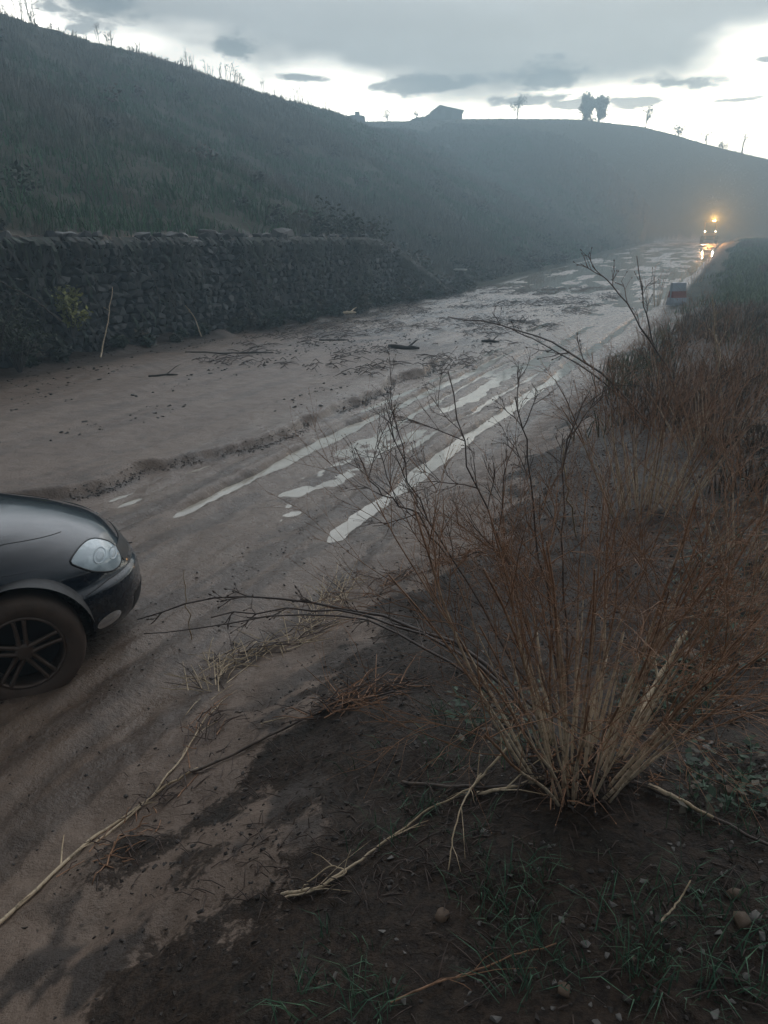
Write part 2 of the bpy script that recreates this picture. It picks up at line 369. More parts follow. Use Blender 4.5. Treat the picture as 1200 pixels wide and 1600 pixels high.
def ground_material():
    M = Mat('wet_ground'); p = M.pos(); pstr = M.pos((1.0, 1.0, 1.0))
    soil = M.attr('soil')[2]; veg = M.attr('veg')[2]; wet = M.attr('wet')[2]; stain = M.attr('stain')[2]
    n1 = M.noise(p, 1.1, 5); n2 = M.noise(p, 6, 6, .6); n3 = M.noise(p, 38, 5, .6); n4 = M.noise(p, 150, 3, .6)
    mud = M.mix(M.ramp(n1, .3, .7), (.158, .108, .078), (.200, .142, .104))
    mud = M.mix(M.math('MULTIPLY', M.ramp(n2, .52, .75), .5), mud, (.085, .066, .055))
    mud = M.mix(M.math('MULTIPLY', stain, .9), mud, (.034, .025, .020))
    earth = M.mix(M.ramp(n3, .35, .65), (.017, .0105, .007), (.050, .032, .021))
    earth = M.mix(M.math('MULTIPLY', M.ramp(n2, .5, .7), .6), earth, (.020, .017, .013))
    earth = M.mix(M.math('MULTIPLY', M.ramp(n4, .64, .72), .5), earth, (.14, .115, .095))
    soil = M.ramp(M.math('ADD', M.math('ADD', soil, M.remap(n3, .2, .8, -.5, .5)), M.remap(n2, .2, .8, -.45, .45)), .32, .68)
    c = M.mix(soil, mud, earth)
    vg = M.mix(M.ramp(n1, .35, .65), (.046, .048, .032), (.075, .070, .048))
    vg = M.mix(M.math('MULTIPLY', M.ramp(n2, .45, .7), .7), vg, (.025, .024, .017))
    c = M.mix(veg, c, vg)
    rg = M.remap(n2, .3, .7, .30, .50)
    rg = M.node('ShaderNodeMix', data_type='FLOAT'); M.put(rg.inputs[0], wet); rg.inputs[2].default_value = .72; M.put(rg.inputs[3], M.remap(n2, .3, .7, .19, .42))
    M.set(Base_Color=c, Roughness=rg.outputs[0])
    M.put(M.b.inputs['Specular IOR Level'], M.math('MULTIPLY', M.remap(veg, 0, 1, .42, .05), M.remap(soil, 0, 1, 1.0, .5)))
    b = M.bump(n2, .45, .035); b = M.bump(n3, .75, .016, b); M.bump(n4, .7, .006, b)
    return M.m
MAT_GROUND = ground_material()

# ------------------------------------------------------------------ the terrain sheets
def sheet(name, smask, tmask, label=None):
    s = S[smask]; t = T[tmask]
    SS, TT = np.meshgrid(s, t, indexing='ij'); Z = ZG[np.ix_(smask, tmask)]; X, Y = xy(SS, TT)
    n, m = SS.shape
    idx = np.arange(n * m).reshape(n, m)
    F = np.stack([idx[:-1, :-1], idx[:-1, 1:], idx[1:, 1:], idx[1:, :-1]], -1).reshape(-1, 4)[:, ::-1]
    nz = fbm(SS * .8, TT * .8, 201, 4)
    soil = sm((TT + 1.72 + .75 * nz + .25 * fbm(SS * 5, TT * 5, 203, 3)) / .45) * (TT > -3)
    soil = np.maximum(soil, sm((-TT - 11.3 + .5 * nz) / .6) * (1 - .8 * sm((-TT - 12.35) / .1)))
    veg = np.maximum(sm((-TT - 12.9 + .4 * nz) / .6), sm((TT - .2 + .8 * fbm(SS * .6, TT * .9, 205, 4) + .05 * (SS - 3)) / 1.2) * .8)
    veg = np.maximum(veg, sm((SS - 20) / 14) * sm((TT + 2.5) / .5))
    veg = np.maximum(veg, (xy(SS, TT)[1] > 116) * 1.0)
    veg = np.maximum(veg, ((Z - base(SS) > .25) & (SS > 40)) * 1.0)
    veg = np.maximum(veg, sm((SS - 36) / 3) * sm((-TT - 11.2) / .6))
    wet = (1 - sm((TT + 2.4 + .3 * nz) / .6)) * (TT > -12) * (1 - .45 * sm((-TT - 5.3) / .5) * (1 - sm((SS - 15) / 4)))
    wet = np.maximum(wet, .35 * (TT < 1) * (TT > -3)) * (1 - veg)
    ts0 = -5.12 - .65 * sm((8.0 - SS) / 2.2)
    st1 = fbm(SS * 1.5, TT * 2.6, 211, 5, .6); st2 = fbm(SS * .5, TT * .5, 217, 3)
    st3 = fbm(SS * 9, TT * 9, 219, 3)
    stain = sm((st1 + .22 * st3 - .13) / .13) * sm((TT + 2.2) / .5) * (.4 + .6 * sm(st2 + .6))
    stain = np.maximum(stain, .55 * sm((fbm(SS * .4, TT * 4.2, 241, 4, .6) + .25 * st3 - .10) / .25) * (TT < -2.3) * (TT > -12) * np.where(TT > ts0, 1.0, .55))
    stain = np.maximum(stain, .6 * (SS < 3.6) * (np.exp(-((TT + 2.62 + .06 * np.sin(SS * 3)) / .06) ** 2) + np.exp(-((TT + 2.86) / .04) ** 2)) * sm((st1 + .5) / .4))
    dbz = sm((SS - 13) / 5) * (1 - sm((SS - 34) / 8)) * sm((-TT - 4.6) / 1.2)
    stain = np.maximum(stain, dbz * sm((fbm(SS * .9, TT * 2.4, 221, 5, .6) - .02) / .2))
    stain = np.maximum(stain, sm((-TT - 10.3 + .7 * nz) / .8) * (TT > -12.2) * .8)
    ts = -5.12 - .65 * sm((8.0 - SS) / 2.2) + .22 * vnoise(SS * .9, 3.3, 21) + .07 * vnoise(SS * 3.7, 1.3, 22)
    stain = np.maximum(stain, .85 * np.exp(-((TT - ts - .03 - .05 * fbm(SS * 5, TT * 5, 231, 3)) / .05) ** 2) * (1 - sm((SS - 14) / 3)) * sm((fbm(SS * 1.1, TT * .6, 232, 3) + .5) / .5))
    V = np.stack([X, Y, Z], -1).reshape(-1, 3)
    o = obj(name, mesh(name, V, F, True, dict(soil=soil.ravel(), veg=veg.ravel(), wet=wet.ravel(), stain=stain.ravel())), MAT_GROUND)
    tag(o, label, None, None, 'structure'); return o
def rngm(A, a, b): return (A >= a - 1e-6) & (A <= b + 1e-6)
i0 = T[np.argmin(abs(T + 11.9))]; i1 = T[np.argmin(abs(T + 2.6))]; sE = S[np.argmin(abs(S - 130))]
sheet('hillside', rngm(S, -999, sE), rngm(T, -999, i0), 'steep overgrown hillside above the stone wall')
sheet('muddy_road', rngm(S, -999, sE), rngm(T, i0, i1), 'flooded road covered with brown mud and wheel ruts')
sheet('roadside_bank', rngm(S, -999, sE), rngm(T, i1, 999), 'muddy bank with dark soil on the near side of the road')
sheet('far_hill', rngm(S, sE, 999), rngm(T, -999, 999), 'far hazy hill closing the valley')

def water_sheet():
    s = np.concatenate([steps((1.5, 30, .25)), smooth_steps(30, 119, .5, 2)[1:]]); t = steps((-11.85, -2.45, .25))
    SS, TT = np.meshgrid(s, t, indexing='ij'); X, Y = xy(SS, TT); Z = base(SS) - .038
    n, m = SS.shape; idx = np.arange(n * m).reshape(n, m)
    F = np.stack([idx[:-1, :-1], idx[:-1, 1:], idx[1:, 1:], idx[1:, :-1]], -1).reshape(-1, 4)[:, ::-1]
    M = Mat('muddy_water'); p = M.pos((1, 1, 1)); w = M.noise(p, 5, 3, .5); w2 = M.noise(p, 22, 2, .5)
    wn = M.noise(p, 1.7, 4, .6); M.set(Base_Color=M.mix(M.ramp(wn, .35, .65), (.33, .29, .23), (.50, .455, .375)), Roughness=.03, IOR=1.45); b = M.bump(w, .05, .02); M.bump(w2, .04, .006, b)
    o = obj('water', mesh('water', np.stack([X, Y, Z], -1).reshape(-1, 3), F), M.m)
    tag(o, 'shallow muddy water standing in the wheel ruts', None, None, 'structure')
water_sheet()

# ------------------------------------------------------------------ stones and the retaining wall
def hull_stone(name, seed, n=14, flat=(1, .8, .7), rough=.12):
    r = np.random.default_rng(seed); bm = bmesh.new()
    for k in range(n):
        v = r.normal(size=3); v /= np.linalg.norm(v); v = np.sign(v) * np.abs(v) ** .75; v = v / max(np.abs(v).max(), .75) * (1 + r.uniform(-rough, rough))
        bm.verts.new(v * .5 * np.array(flat))
    bmesh.ops.convex_hull(bm, input=bm.verts)
    for v in [v for v in bm.verts if not v.link_faces]: bm.verts.remove(v)
    me = bpy.data.meshes.new(name); bm.to_mesh(me); bm.free(); return me
STONE_MAT = []
for i, c in enumerate([(.020, .021, .021), (.012, .0125, .013), (.060, .060, .058), (.017, .016, .015)]):
    STONE_MAT.append(simple('wall_stone_%d' % i, c, .6, 0, .45, 14, .5))
def build_wall():
    W = empty('gabion_wall', on_ground(3, -12.0)); W.location.z = 0
    tag(W, 'dark dry stone retaining wall of grey stones at the foot of the hillside', 'wall')
    protos = []
    for mi in range(4):
        for k in range(4):
            me = hull_stone('stone', 40 + mi * 10 + k, 19, (1, .75, .85), .06); me.materials.append(STONE_MAT[mi]); protos.append(me)
    cells = []
    s = 3.5
    z = 0
    row = 0
    while z < 2.45:
        hgt = random.uniform(.15, .21); s = 3.2 + random.random() * .2; tier = int(z / .82)
        while s < 35.5:
            wdt = random.uniform(.15, .34)
            top = wall_h(np.array([s]))[0]
            if z + hgt * .6 < top + random.uniform(-.05, .08):
                tt = -12.02 - .07 * tier + random.uniform(-.05, .05) + (random.random() < .12) * .06
                cells.append((s + wdt / 2, tt, z + hgt / 2 + float(base(s)), wdt, hgt))
            s += wdt * .93
        z += hgt * .93; row += 1
    wx, wy, wz = W.location
    cells.sort(key=lambda c: -(c[3] * c[4]) / ((xy(c[0], c[1])[1]) ** 2) if xy(c[0], c[1])[0] / max(xy(c[0], c[1])[1], .1) > -.54 else 1)
    G = Geo(); vis = 0
    rest = [[], [], [], []]
    for i, (s, t, z, w, h) in enumerate(cells):
        x, y = xy(s, t); me = random.choice(protos)
        rot = Matrix.Rotation(-RA + math.pi / 2 + random.uniform(-.2, .2), 4, 'Z') @ Matrix.Rotation(random.choice([0, math.pi]) + random.uniform(-.2, .2), 4, 'X') @ Matrix.Rotation(random.uniform(-.25, .25), 4, 'Y')
        Mx = Matrix.Translation((x - wx, y - wy, z - wz)) @ rot @ Matrix.Diagonal((w * 1.0, .36, h * 1.16, 1))
        if i < 300:
            o = bpy.data.objects.new('stone', me); COL.objects.link(o); o.parent = W; o.matrix_local = Mx
        else:
            co = np.empty(len(me.vertices) * 3); me.vertices.foreach_get('co', co); co = co.reshape(-1, 3)
            A = np.array(Mx); V = co @ A[:3, :3].T + A[:3, 3]
            F = np.array([p.vertices[:] for p in me.polygons]); rest[STONE_MAT.index(me.materials[0])].append((V, F))
    Vs, Fs, mi, n = [], [], [], 0
    for k, lst in enumerate(rest):
        for V, F in lst: Vs.append(V); Fs.append(F + n); n += len(V); mi += [k] * len(F)
    me = mesh('stone_fill', np.concatenate(Vs), np.concatenate(Fs), False)
    for m_ in STONE_MAT: me.materials.append(m_)
    me.polygons.foreach_set('material_index', np.array(mi, np.int32))
    o = obj('stone_fill', me, None, W); o['kind'] = 'stuff'
    return W
build_wall()

# ------------------------------------------------------------------ grass blades, generic
def blades(P, h, w, lean, cols, seg2=True, az=None, curl=.5):
    """P Nx3 roots; h, w, lean arrays; one bent blade each (two quads-as-tris)"""
    n = len(P); az = rng.uniform(0, 2 * np.pi, n) if az is None else az
    d = np.stack([np.cos(az), np.sin(az), np.zeros(n)], -1); side = np.stack([-np.sin(az), np.cos(az), np.zeros(n)], -1)
    fa = rng.uniform(0, 2 * np.pi, n); side = np.stack([np.cos(fa), np.sin(fa), np.zeros(n)], -1)
    up = np.array([0, 0, 1.])
    mid = P + up * (h * .55)[:, None] + d * (h * lean * .35)[:, None]
    tip = P + up * (h * (1 - curl * lean * .5))[:, None] + d * (h * lean)[:, None]
    V = np.stack([P - side * (w / 2)[:, None], P + side * (w / 2)[:, None], mid + side * (w * .4)[:, None], mid - side * (w * .4)[:, None], tip], 1)
    i = np.arange(n)[:, None] * 5
    F = np.concatenate([i + np.array([0, 1, 2]), i + np.array([0, 2, 3]), i + np.array([3, 2, 4])], 0)
    C = np.repeat(cols, 5, 0)
    return V.reshape(-1, 3), F, C
def tint_mat(name, rough=.7, var=.35, trans=.0):
    M = Mat(name); c = M.attr('tint')[0]; n = M.noise(M.pos(), 60, 3)
    d = M.node('ShaderNodeMix', data_type='RGBA', blend_type='MULTIPLY'); d.inputs[0].default_value = 1; M.put(d.inputs[6], c)
    g = M.remap(n, .2, .8, 1 - var, 1 + var); cc = M.node('ShaderNodeCombineColor'); [M.L.new(g, cc.inputs[i]) for i in range(3)]
    M.put(d.inputs[7], cc.outputs[0]); M.set(Base_Color=d.outputs[2], Roughness=rough); M.b.inputs['Specular IOR Level'].default_value = .3
    return M.m
MAT_BLADE = tint_mat('grass_blade')

def hillside_growth():
    # tall dry grass and weeds covering the left hillside, thinner and coarser with distance
    N = 68000
    s = rng.uniform(2, 120, N) ** 1.0; d = 1.0 + 30 * rng.random(N) ** 1.15; t = -12 - d
    clump = fbm(s * .5, t * .5, 301, 3); keep = (clump + rng.normal(0, .25, N)) > -.45
    keep &= ~((s < 12) & (d < 1.5)); s, t, d = s[keep], t[keep], d[keep]
    X, Y = xy(s, t); ok = (X / np.maximum(Y, .1) > -.62) & (Y > 5); s, t, d, X, Y = s[ok], t[ok], d[ok], X[ok], Y[ok]
    Z = Hg(s, t); n = len(s)
    ridge = np.exp(-((d - 28) / 4) ** 2)
    green = sm((fbm(s * .16, t * .16, 311, 3) + .15 + 1.3 * np.exp(-((s - 14) / 9) ** 2 - ((d - 4.5) / 4) ** 2)) / .5)
    straw = np.array([.135, .125, .095]); gr = np.array([.04, .12, .048]); dk = np.array([.075, .070, .052])
    C = straw[None] * (1 - green)[:, None] + gr[None] * green[:, None]; f = rng.random(n)[:, None] ** 1.5; C = C * (1 - f * .6) + dk * f * .6
    hgt = rng.uniform(.25, .75, n) * (1 - .45 * ridge) * (1 - .35 * green); wd = rng.uniform(.018, .05, n) * (1 + s / 60)
    V, F, CC = [], [], []; nn = 0
    P0 = np.stack([X, Y, Z - .03], -1)
    for k in range(4):
        P = P0 + np.concatenate([rng.normal(0, .16, (n, 2)), np.zeros((n, 1))], 1)
        v, fc, c = blades(P, hgt * rng.uniform(.6, 1.15, n), wd * rng.uniform(.5, 1, n), rng.uniform(.05, .7, n), C * rng.uniform(.7, 1.25, (n, 1)))
        V.append(v); F.append(fc + nn); CC.append(c); nn += len(v)
    o = obj('hillside_grass', mesh('hillside_grass', np.concatenate(V), np.concatenate(F), False, None, np.concatenate(CC)), MAT_BLADE)
    tag(o, 'tall dry and green grass covering the left hillside', 'grass', None, 'stuff')
    # far hill
    N = 26000
    az = rng.uniform(-.25, .75, N); Y = rng.uniform(95, 146, N); X = az * Y; Z = Hxy(X, Y); s, t = st(X, Y)
    ok = (t < -13) | (Y > 122); X, Y, Z = X[ok], Y[ok], Z[ok]; n = len(X)
    P = np.stack([X, Y, Z - .1], -1); c = np.array([.09, .088, .062])[None] * rng.uniform(.8, 1.2, (n, 1))
    v, fc, c = blades(P, rng.uniform(.12, .32, n), rng.uniform(.1, .25, n), rng.uniform(.1, .6, n), c)
    o = obj('far_hill_grass', mesh('far_hill_grass', v, fc, False, None, c), MAT_BLADE)
    tag(o, 'rough grass covering the far hill', 'grass', None, 'stuff')
hillside_growth()


# ------------------------------------------------------------------ materials for the objects
def cane_mat(name, pale, brown, sw=.45, dirt=False):
    M = Mat(name); u = M.attr('u')[2]; p = M.pos(); n = M.noise(p, 45, 3); n2 = M.noise(p, 9, 3)
    c = M.mix(M.ramp(M.math('ADD', u, M.remap(n2, .3, .7, -.25, .25)), sw - .2, sw + .2), pale, brown)
    c = M.mix(M.math('MULTIPLY', M.ramp(n, .50, .66), .75), c, tuple(x * .4 for x in brown))
    c = M.mix(M.math('SUBTRACT', 1.0, M.ramp(M.math('ADD', u, M.remap(n2, .3, .7, -.03, .03)), .05, .15)), c, (.022, .016, .012)) if dirt else c
    M.set(Base_Color=c, Roughness=.6); M.bump(n, .3, .003); return M.m
MAT_STEM = cane_mat('dry_stem', (.62, .49, .35), (.32, .175, .10), .62, True)
MAT_CANE = cane_mat('dark_cane', (.13, .095, .07), (.075, .052, .042), .3)
MAT_STRAW = cane_mat('straw_cane', (.58, .45, .30), (.46, .34, .21), .6)
MAT_TWIG = cane_mat('brown_twig', (.37, .195, .105), (.30, .155, .083), .5)
MAT_TWIGD = cane_mat('dark_twig', (.095, .062, .048), (.075, .050, .039), .5)
MAT_LEAF = tint_mat('leaf', .55, .3)
MAT_ROCK = [simple('field_stone_a', (.13, .085, .055), .7, 0, .4, 30, .5), simple('field_stone_b', (.10, .09, .08), .7, 0, .4, 30, .5), simple('field_stone_c', (.16, .145, .13), .65, 0, .35, 40, .4)]
MAT_CLOD = simple('mud_clod', (.035, .027, .022), .7, 0, .45, 25, .5)
MAT_BARK = simple('dark_bark', (.045, .036, .03), .85, 0, .4, 25, .6)

# ------------------------------------------------------------------ the dark car at the left edge
CAR_Z = np.array([.17, .20, .28, .40, .49, .525, .56, .62, .69, .735, .77, .808, .84, .868, .898, .924, .946, .962, .97])
CAR_W = np.array([.74, .79, .825, .835, .835, .828, .83, .838, .843, .838, .822, .78, .735, .705, .655, .585, .47, .29, .01])
CAR_F = np.array([.58, .68, .735, .75, .74, .715, .695, .66, .60, .535, .46, .365, .26, .15, .0, -.16, -.34, -.54, -.75])
CAR_N = np.array([2.6, 2.7, 2.8, 2.8, 2.7, 2.6, 2.55, 2.5, 2.4, 2.35, 2.3, 2.3, 2.3, 2.35, 2.4, 2.4, 2.4, 2.4, 2.4])
CAR_XC = -.95
_ci = np.arange(len(CAR_Z))
def _smooth_tab(A):
    q = np.linspace(0, len(A) - 1, (len(A) - 1) * 4 + 1); i = np.clip(np.floor(q).astype(int), 0, len(A) - 2); f = q - i
    p0 = A[np.maximum(i - 1, 0)]; p1 = A[i]; p2 = A[i + 1]; p3 = A[np.minimum(i + 2, len(A) - 1)]
    return .5 * (2 * p1 + (p2 - p0) * f + (2 * p0 - 5 * p1 + 4 * p2 - p3) * f ** 2 + (3 * p1 - p0 - 3 * p2 + p3) * f ** 3)
CZ, CW, CF, CN = map(_smooth_tab, (CAR_Z, CAR_W, CAR_F, CAR_N))
def car_y(x, z):
    w = np.interp(z, CZ, CW); f = np.interp(z, CZ, CF); n = np.interp(z, CZ, CN)
    q = np.clip((x - CAR_XC) / (f - CAR_XC), 0, 1); return w * (1 - q ** n) ** (1 / n)
def car_x(y, z):
    w = np.interp(z, CZ, CW); f = np.interp(z, CZ, CF); n = np.interp(z, CZ, CN)
    return CAR_XC + (f - CAR_XC) * (1 - np.clip(abs(y) / w, 0, 1) ** n) ** (1 / n)
def car_normal(x, z, side):
    e = .01; y = car_y(x, z); dyx = (car_y(x + e, z) - car_y(x - e, z)) / (2 * e); dyz = (car_y(x, z + e) - car_y(x, z - e)) / (2 * e)
    n = np.stack([-dyx, np.ones_like(dyx), -dyz], -1); n /= np.linalg.norm(n, axis=-1)[..., None]; n[..., 1] *= side; return n
def grid_faces(n, m, flip=False):
    idx = np.arange(n * m).reshape(n, m); F = np.stack([idx[:-1, :-1], idx[:-1, 1:], idx[1:, 1:], idx[1:, :-1]], -1).reshape(-1, 4)
    return F[:, ::-1] if flip else F
WHEEL_R = .318; REAR_X = -2.46; ARCH_R = .372; ARCH_Z = .315
def arch(x):
    a = np.zeros_like(x)
    for xc in (0.0, REAR_X):
        q = ARCH_R ** 2 - (x - xc) ** 2; a = np.maximum(a, np.where(q > 0, ARCH_Z + np.sqrt(np.maximum(q, 0)), 0))
    return a
def build_car(loc, rz):
    car = empty('parked_car', loc, rz)
    tag(car, 'dark blue car with pale headlight standing in the mud at left edge', 'car')
    P = Mat('car_paint'); P.set(Base_Color=(.004, .007, .012), Roughness=.3, Metallic=0.0); P.b.inputs['Specular IOR Level'].default_value = .1; P.b.inputs['Coat IOR'].default_value = 1.5; P.b.inputs['Coat Weight'].default_value = 1; P.b.inputs['Coat Roughness'].default_value = .04
    nz = P.noise(P.pos(), 9, 4); 
    gp = P.node('ShaderNodeNewGeometry'); sx = P.node('ShaderNodeSeparateXYZ'); P.L.new(gp.outputs['Position'], sx.inputs[0]); n5 = P.noise(P.pos(), 60, 5, .7)
    dirt = P.math('MULTIPLY', P.math('SUBTRACT', 1.0, P.ramp(P.math('ADD', sx.outputs[2], P.remap(nz, .3, .7, -.2, .2)), .22, .60)), P.remap(n5, .4, .65, .0, .8))
    P.set(Base_Color=P.mix(dirt, (.003, .008, .016), (.050, .036, .027)), Roughness=P.remap(dirt, 0, 1, .2, .8)); P.put(P.b.inputs['Coat Weight'], P.remap(dirt, 0, 1, 1.0, .1)); paint = P.m
    D = Mat('car_mud_film'); 
    blk = simple('black_plastic', (.010, .010, .011), .55, 0, .3, 30, .1); rub = simple('muddy_tyre', (.075, .048, .033), .75, 0, .5, 18, .4)
    glass = Mat('dark_glass'); glass.set(Base_Color=(.008, .010, .012), Roughness=.05); glass.b.inputs['Coat Weight'].default_value = .6; glass = glass.m
    lens = Mat('headlight_lens'); lens.set(Base_Color=lens.mix(lens.ramp(lens.noise(lens.pos(), 14, 2), .4, .62), (.34, .41, .44), (.50, .58, .61)), Roughness=.12); lens.b.inputs['Coat Weight'].default_value = .8; lens = lens.m
    bowl = simple('lamp_bowl', (.50, .56, .59), .25, 0, .15, 40, 0); chrome = simple('lamp_chrome', (.62, .64, .66), .22, .9, .1, 30, 0); alloy = simple('dirty_alloy', (.10, .07, .053), .4, .45, .4, 25, .2)
    # body shell as stacked outlines: one half from the nose round the corner and back along the side
    th = np.linspace(0, 1, 96) ** 1.0 * np.pi / 2
    rows = len(CZ); half = []
    for r in range(rows):
        c = np.cos(th) ** (2 / CN[r]); sn = np.sin(th) ** (2 / CN[r])
        xs = CAR_XC + (CF[r] - CAR_XC) * c; ys = CW[r] * sn
        if CZ[r] <= .80:
            bx = np.linspace(CAR_XC - .06, -3.05, 34); rear = np.clip((-2.55 - bx) / .62, 0, 1); by = CW[r] * (1 - rear ** 2.6 * .55)
            bx = bx - .18 * (CZ[r] < .6) * rear
        else:
            bx = np.full(34, CAR_XC) - np.linspace(.001, .03, 34); by = np.full(34, CW[r])
        x = np.concatenate([xs, bx]); y = np.concatenate([ys, by]); z = np.full_like(x, CZ[r])
        za = arch(x); side = y > .55
        z2 = np.where(side, np.maximum(z, za), z)
        y2 = np.where(z2 > z + 1e-4, np.interp(z2, CZ, CW) * np.where(y > 0, y / CW[r], 1), y)
        half.append(np.stack([x, y2, z2], -1))
    A = np.array(half); nr, nc = A.shape[:2]
    gap_r = int(np.argmin(abs(CZ - .84))); 
    def part(name, sel_rows, mat, xlim=None, parent=car):
        g = Geo()
        for sd in (1, -1):
            B = A[sel_rows].copy(); B[..., 1] *= sd; n, m = B.shape[:2]
            F = grid_faces(n, m, sd < 0)
            V = B.reshape(-1, 3); q = V[F]
            area = np.linalg.norm(np.cross(q[:, 2] - q[:, 0], q[:, 3] - q[:, 1]), axis=1); F = F[area > 1e-7]
            g.add(V, F)
        return obj(name, g.mesh(name), mat, parent)
    part('bumper', slice(0, 21), paint); part('fender', slice(20, gap_r + 1), paint); hood = part('hood', slice(gap_r, nr), paint)
    # rear closing panel and floor
    g = Geo(); box_geo(g, (-1.4, 0, .26), (3.2, 1.1, .12)); box_geo(g, (-3.12, 0, .52), (.12, 1.02, .52)); obj('floor_pan', g.mesh('floor_pan', False), blk, car)
    g = Geo()
    rear = A[:rows, -1]; rr = A[CZ <= .80, -1]; L_ = rr.copy(); Rr = rr.copy(); Rr[:, 1] *= -1
    n = len(rr); V = np.concatenate([L_, Rr]); F = [[i, i + 1, n + i + 1, n + i] for i in range(n - 1)]; g.add(V, F); obj('tailgate', g.mesh('tailgate'), paint, car)
    # shut lines
    for sd in (1, -1):
        g = Geo()
        xs = np.linspace(-.9, .30, 40); zg = np.interp(xs, [-.9, -.3, .0, .30], [.862, .855, .840, .800]); ys = car_y(xs, zg)
        N_ = car_normal(xs, zg, 1); pts = np.stack([xs, ys, zg], -1) + N_ * .0005; pts[:, 1] *= sd
        g.tube(pts, .0024, 5); obj('shut_line', g.mesh('shut_line'), blk, hood)
        g = Geo(); zs = np.linspace(.52, .60, 8); 
        xs = np.linspace(.36, .74, 30); zg = np.interp(xs, [.36, .5, .74], [.50, .525, .53]); ys = car_y(xs, zg); pts = np.stack([xs, ys, zg], -1); pts[:, 1] *= sd
        g.tube(pts, .004, 5); obj('bumper_seam', g.mesh('bumper_seam'), blk, car)
        # raised hood crease
        g = Geo(); xs = np.linspace(-.9, .12, 30); zg = np.interp(xs, [-.9, -.3, .12], [.902, .890, .852]); ys = car_y(xs, zg); pts = np.stack([xs, ys, zg], -1); pts[:, 1] *= sd
        g.tube(pts - np.array([0, 0, .004]), .009 * np.sin(np.linspace(.35, np.pi, 30)) ** .6 + .0005, 7); obj('hood_crease', g.mesh('hood_crease'), paint, hood)
        # shoulder crease along the fender
        g = Geo(); xs = np.linspace(-2.6, .36, 50); zg = np.interp(xs, [-2.6, -.2, .36], [.752, .752, .69]); ys = car_y(xs, zg); pts = np.stack([xs, ys - .004, zg], -1); pts[:, 1] *= sd
        g.tube(pts, .0075 * np.sin(np.linspace(.5, np.pi, 50)) ** .5 + .0004, 6); obj('shoulder_crease', g.mesh('shoulder_crease'), paint, car)
        # teardrop headlight
        ang = np.linspace(0, 2 * np.pi, 48, endpoint=False)
        out = np.array([.31, -.06]) + np.array([.635, 1]) * (np.array([[.285, .752], [.36, .708], [.46, .664], [.56, .632], [.64, .614], [.715, .612], [.752, .626], [.757, .655], [.735, .690], [.695, .724], [.635, .755], [.55, .783], [.46, .795], [.36, .785]]) - np.array([.285, 0]))
        k = len(out); q = np.linspace(0, k, 64, endpoint=False); i = q.astype(int); f = (q - i)[:, None]
        p0, p1, p2, p3 = out[(i - 1) % k], out[i], out[(i + 1) % k], out[(i + 2) % k]
        ring = .5 * (2 * p1 + (p2 - p0) * f + (2 * p0 - 5 * p1 + 4 * p2 - p3) * f ** 2 + (3 * p1 - p0 - 3 * p2 + p3) * f ** 3)
        cen = np.array([.495, .645]); 
        def patch(name, scale0, off, bulge, mat, par, rmax=1.0):
            V = []; rr_ = np.linspace(rmax, .02, 14)
            for r_ in rr_:
                pp = cen + (ring - cen) * r_; x, z = pp[:, 0], pp[:, 1]; x = np.minimum(x, np.interp(z, CZ, CF) - .012)
                Nn = car_normal(x, z, 1); o_ = off + bulge * (1 - r_ ** 2)
                V.append(np.stack([x, car_y(x, z), z], -1) + Nn * o_)
            V = np.array(V); V[..., 1] *= sd; n, m = V.shape[:2]; V = np.concatenate([V, V[:, :1]], 1)
            g = Geo(); g.add(V.reshape(-1, 3), grid_faces(n, m + 1, sd > 0)); return obj(name, g.mesh(name), mat, par)
        hl = patch('headlight', 0, .004, .012, lens, car)
        g = Geo(); x, z = ring[:, 0], ring[:, 1]; x = np.minimum(x, np.interp(z, CZ, CF) - .012); pts = np.stack([x, car_y(x, z), z], -1) + car_normal(x, z, 1) * .002; pts = np.concatenate([pts, pts[:2]]); pts[:, 1] *= sd
        g.tube(pts, .006, 5); obj('headlight_rim', g.mesh('headlight_rim'), blk, hl)
        for cx_, cz_, r0 in ((.47, .655, .040), (.555, .628, .030)):
            g = Geo(); aa = np.linspace(0, 2 * np.pi, 20); V = []
            for r_ in (1, .82, .6, .3, .02):
                x = cx_ + r0 * r_ * np.cos(aa); z = cz_ + r0 * .8 * r_ * np.sin(aa); x = np.minimum(x, np.interp(z, CZ, CF) - .012)
                V.append(np.stack([x, car_y(x, z), z], -1) + car_normal(x, z, 1) * (.0175 - .006 * (abs(r_ - .82) < .01)))
            V = np.array(V); V[..., 1] *= sd; g.add(V.reshape(-1, 3), grid_faces(5, 20, sd > 0)); obj('lamp_bowl', g.mesh('lamp_bowl'), bowl, hl)
        # fog lamp at the bumper corner
        g = Geo(); aa = np.linspace(0, 2 * np.pi, 20); V = []
        for r_ in (1, .8, .5, .2, .02):
            z = .30 + .042 * r_ * np.sin(aa); y = .585 + .05 * r_ * np.cos(aa); x = np.array([car_x(a, b) for a, b in zip(y, z)]) + .006 + .014 * (1 - r_ ** 2); V.append(np.stack([x, y * sd, z], -1))
        V = np.array(V); g.add(V.reshape(-1, 3), grid_faces(5, 20, sd < 0)); obj('fog_lamp', g.mesh('fog_lamp'), chrome, car)
        # wheel housings
        for xc in (0.0, REAR_X):
            g = Geo(); aa = np.linspace(.12, np.pi - .12, 24); V = np.array([[[xc + (ARCH_R + .012) * math.cos(a), sd * yy, ARCH_Z + (ARCH_R + .012) * math.sin(a)] for a in aa] for yy in (.815, .5)])
            g.add(V.reshape(-1, 3), grid_faces(2, 24)); box_geo(g, (xc, sd * .5, .45), (.56, .02, .4)); obj('wheel_housing', g.mesh('wheel_housing'), blk, car)
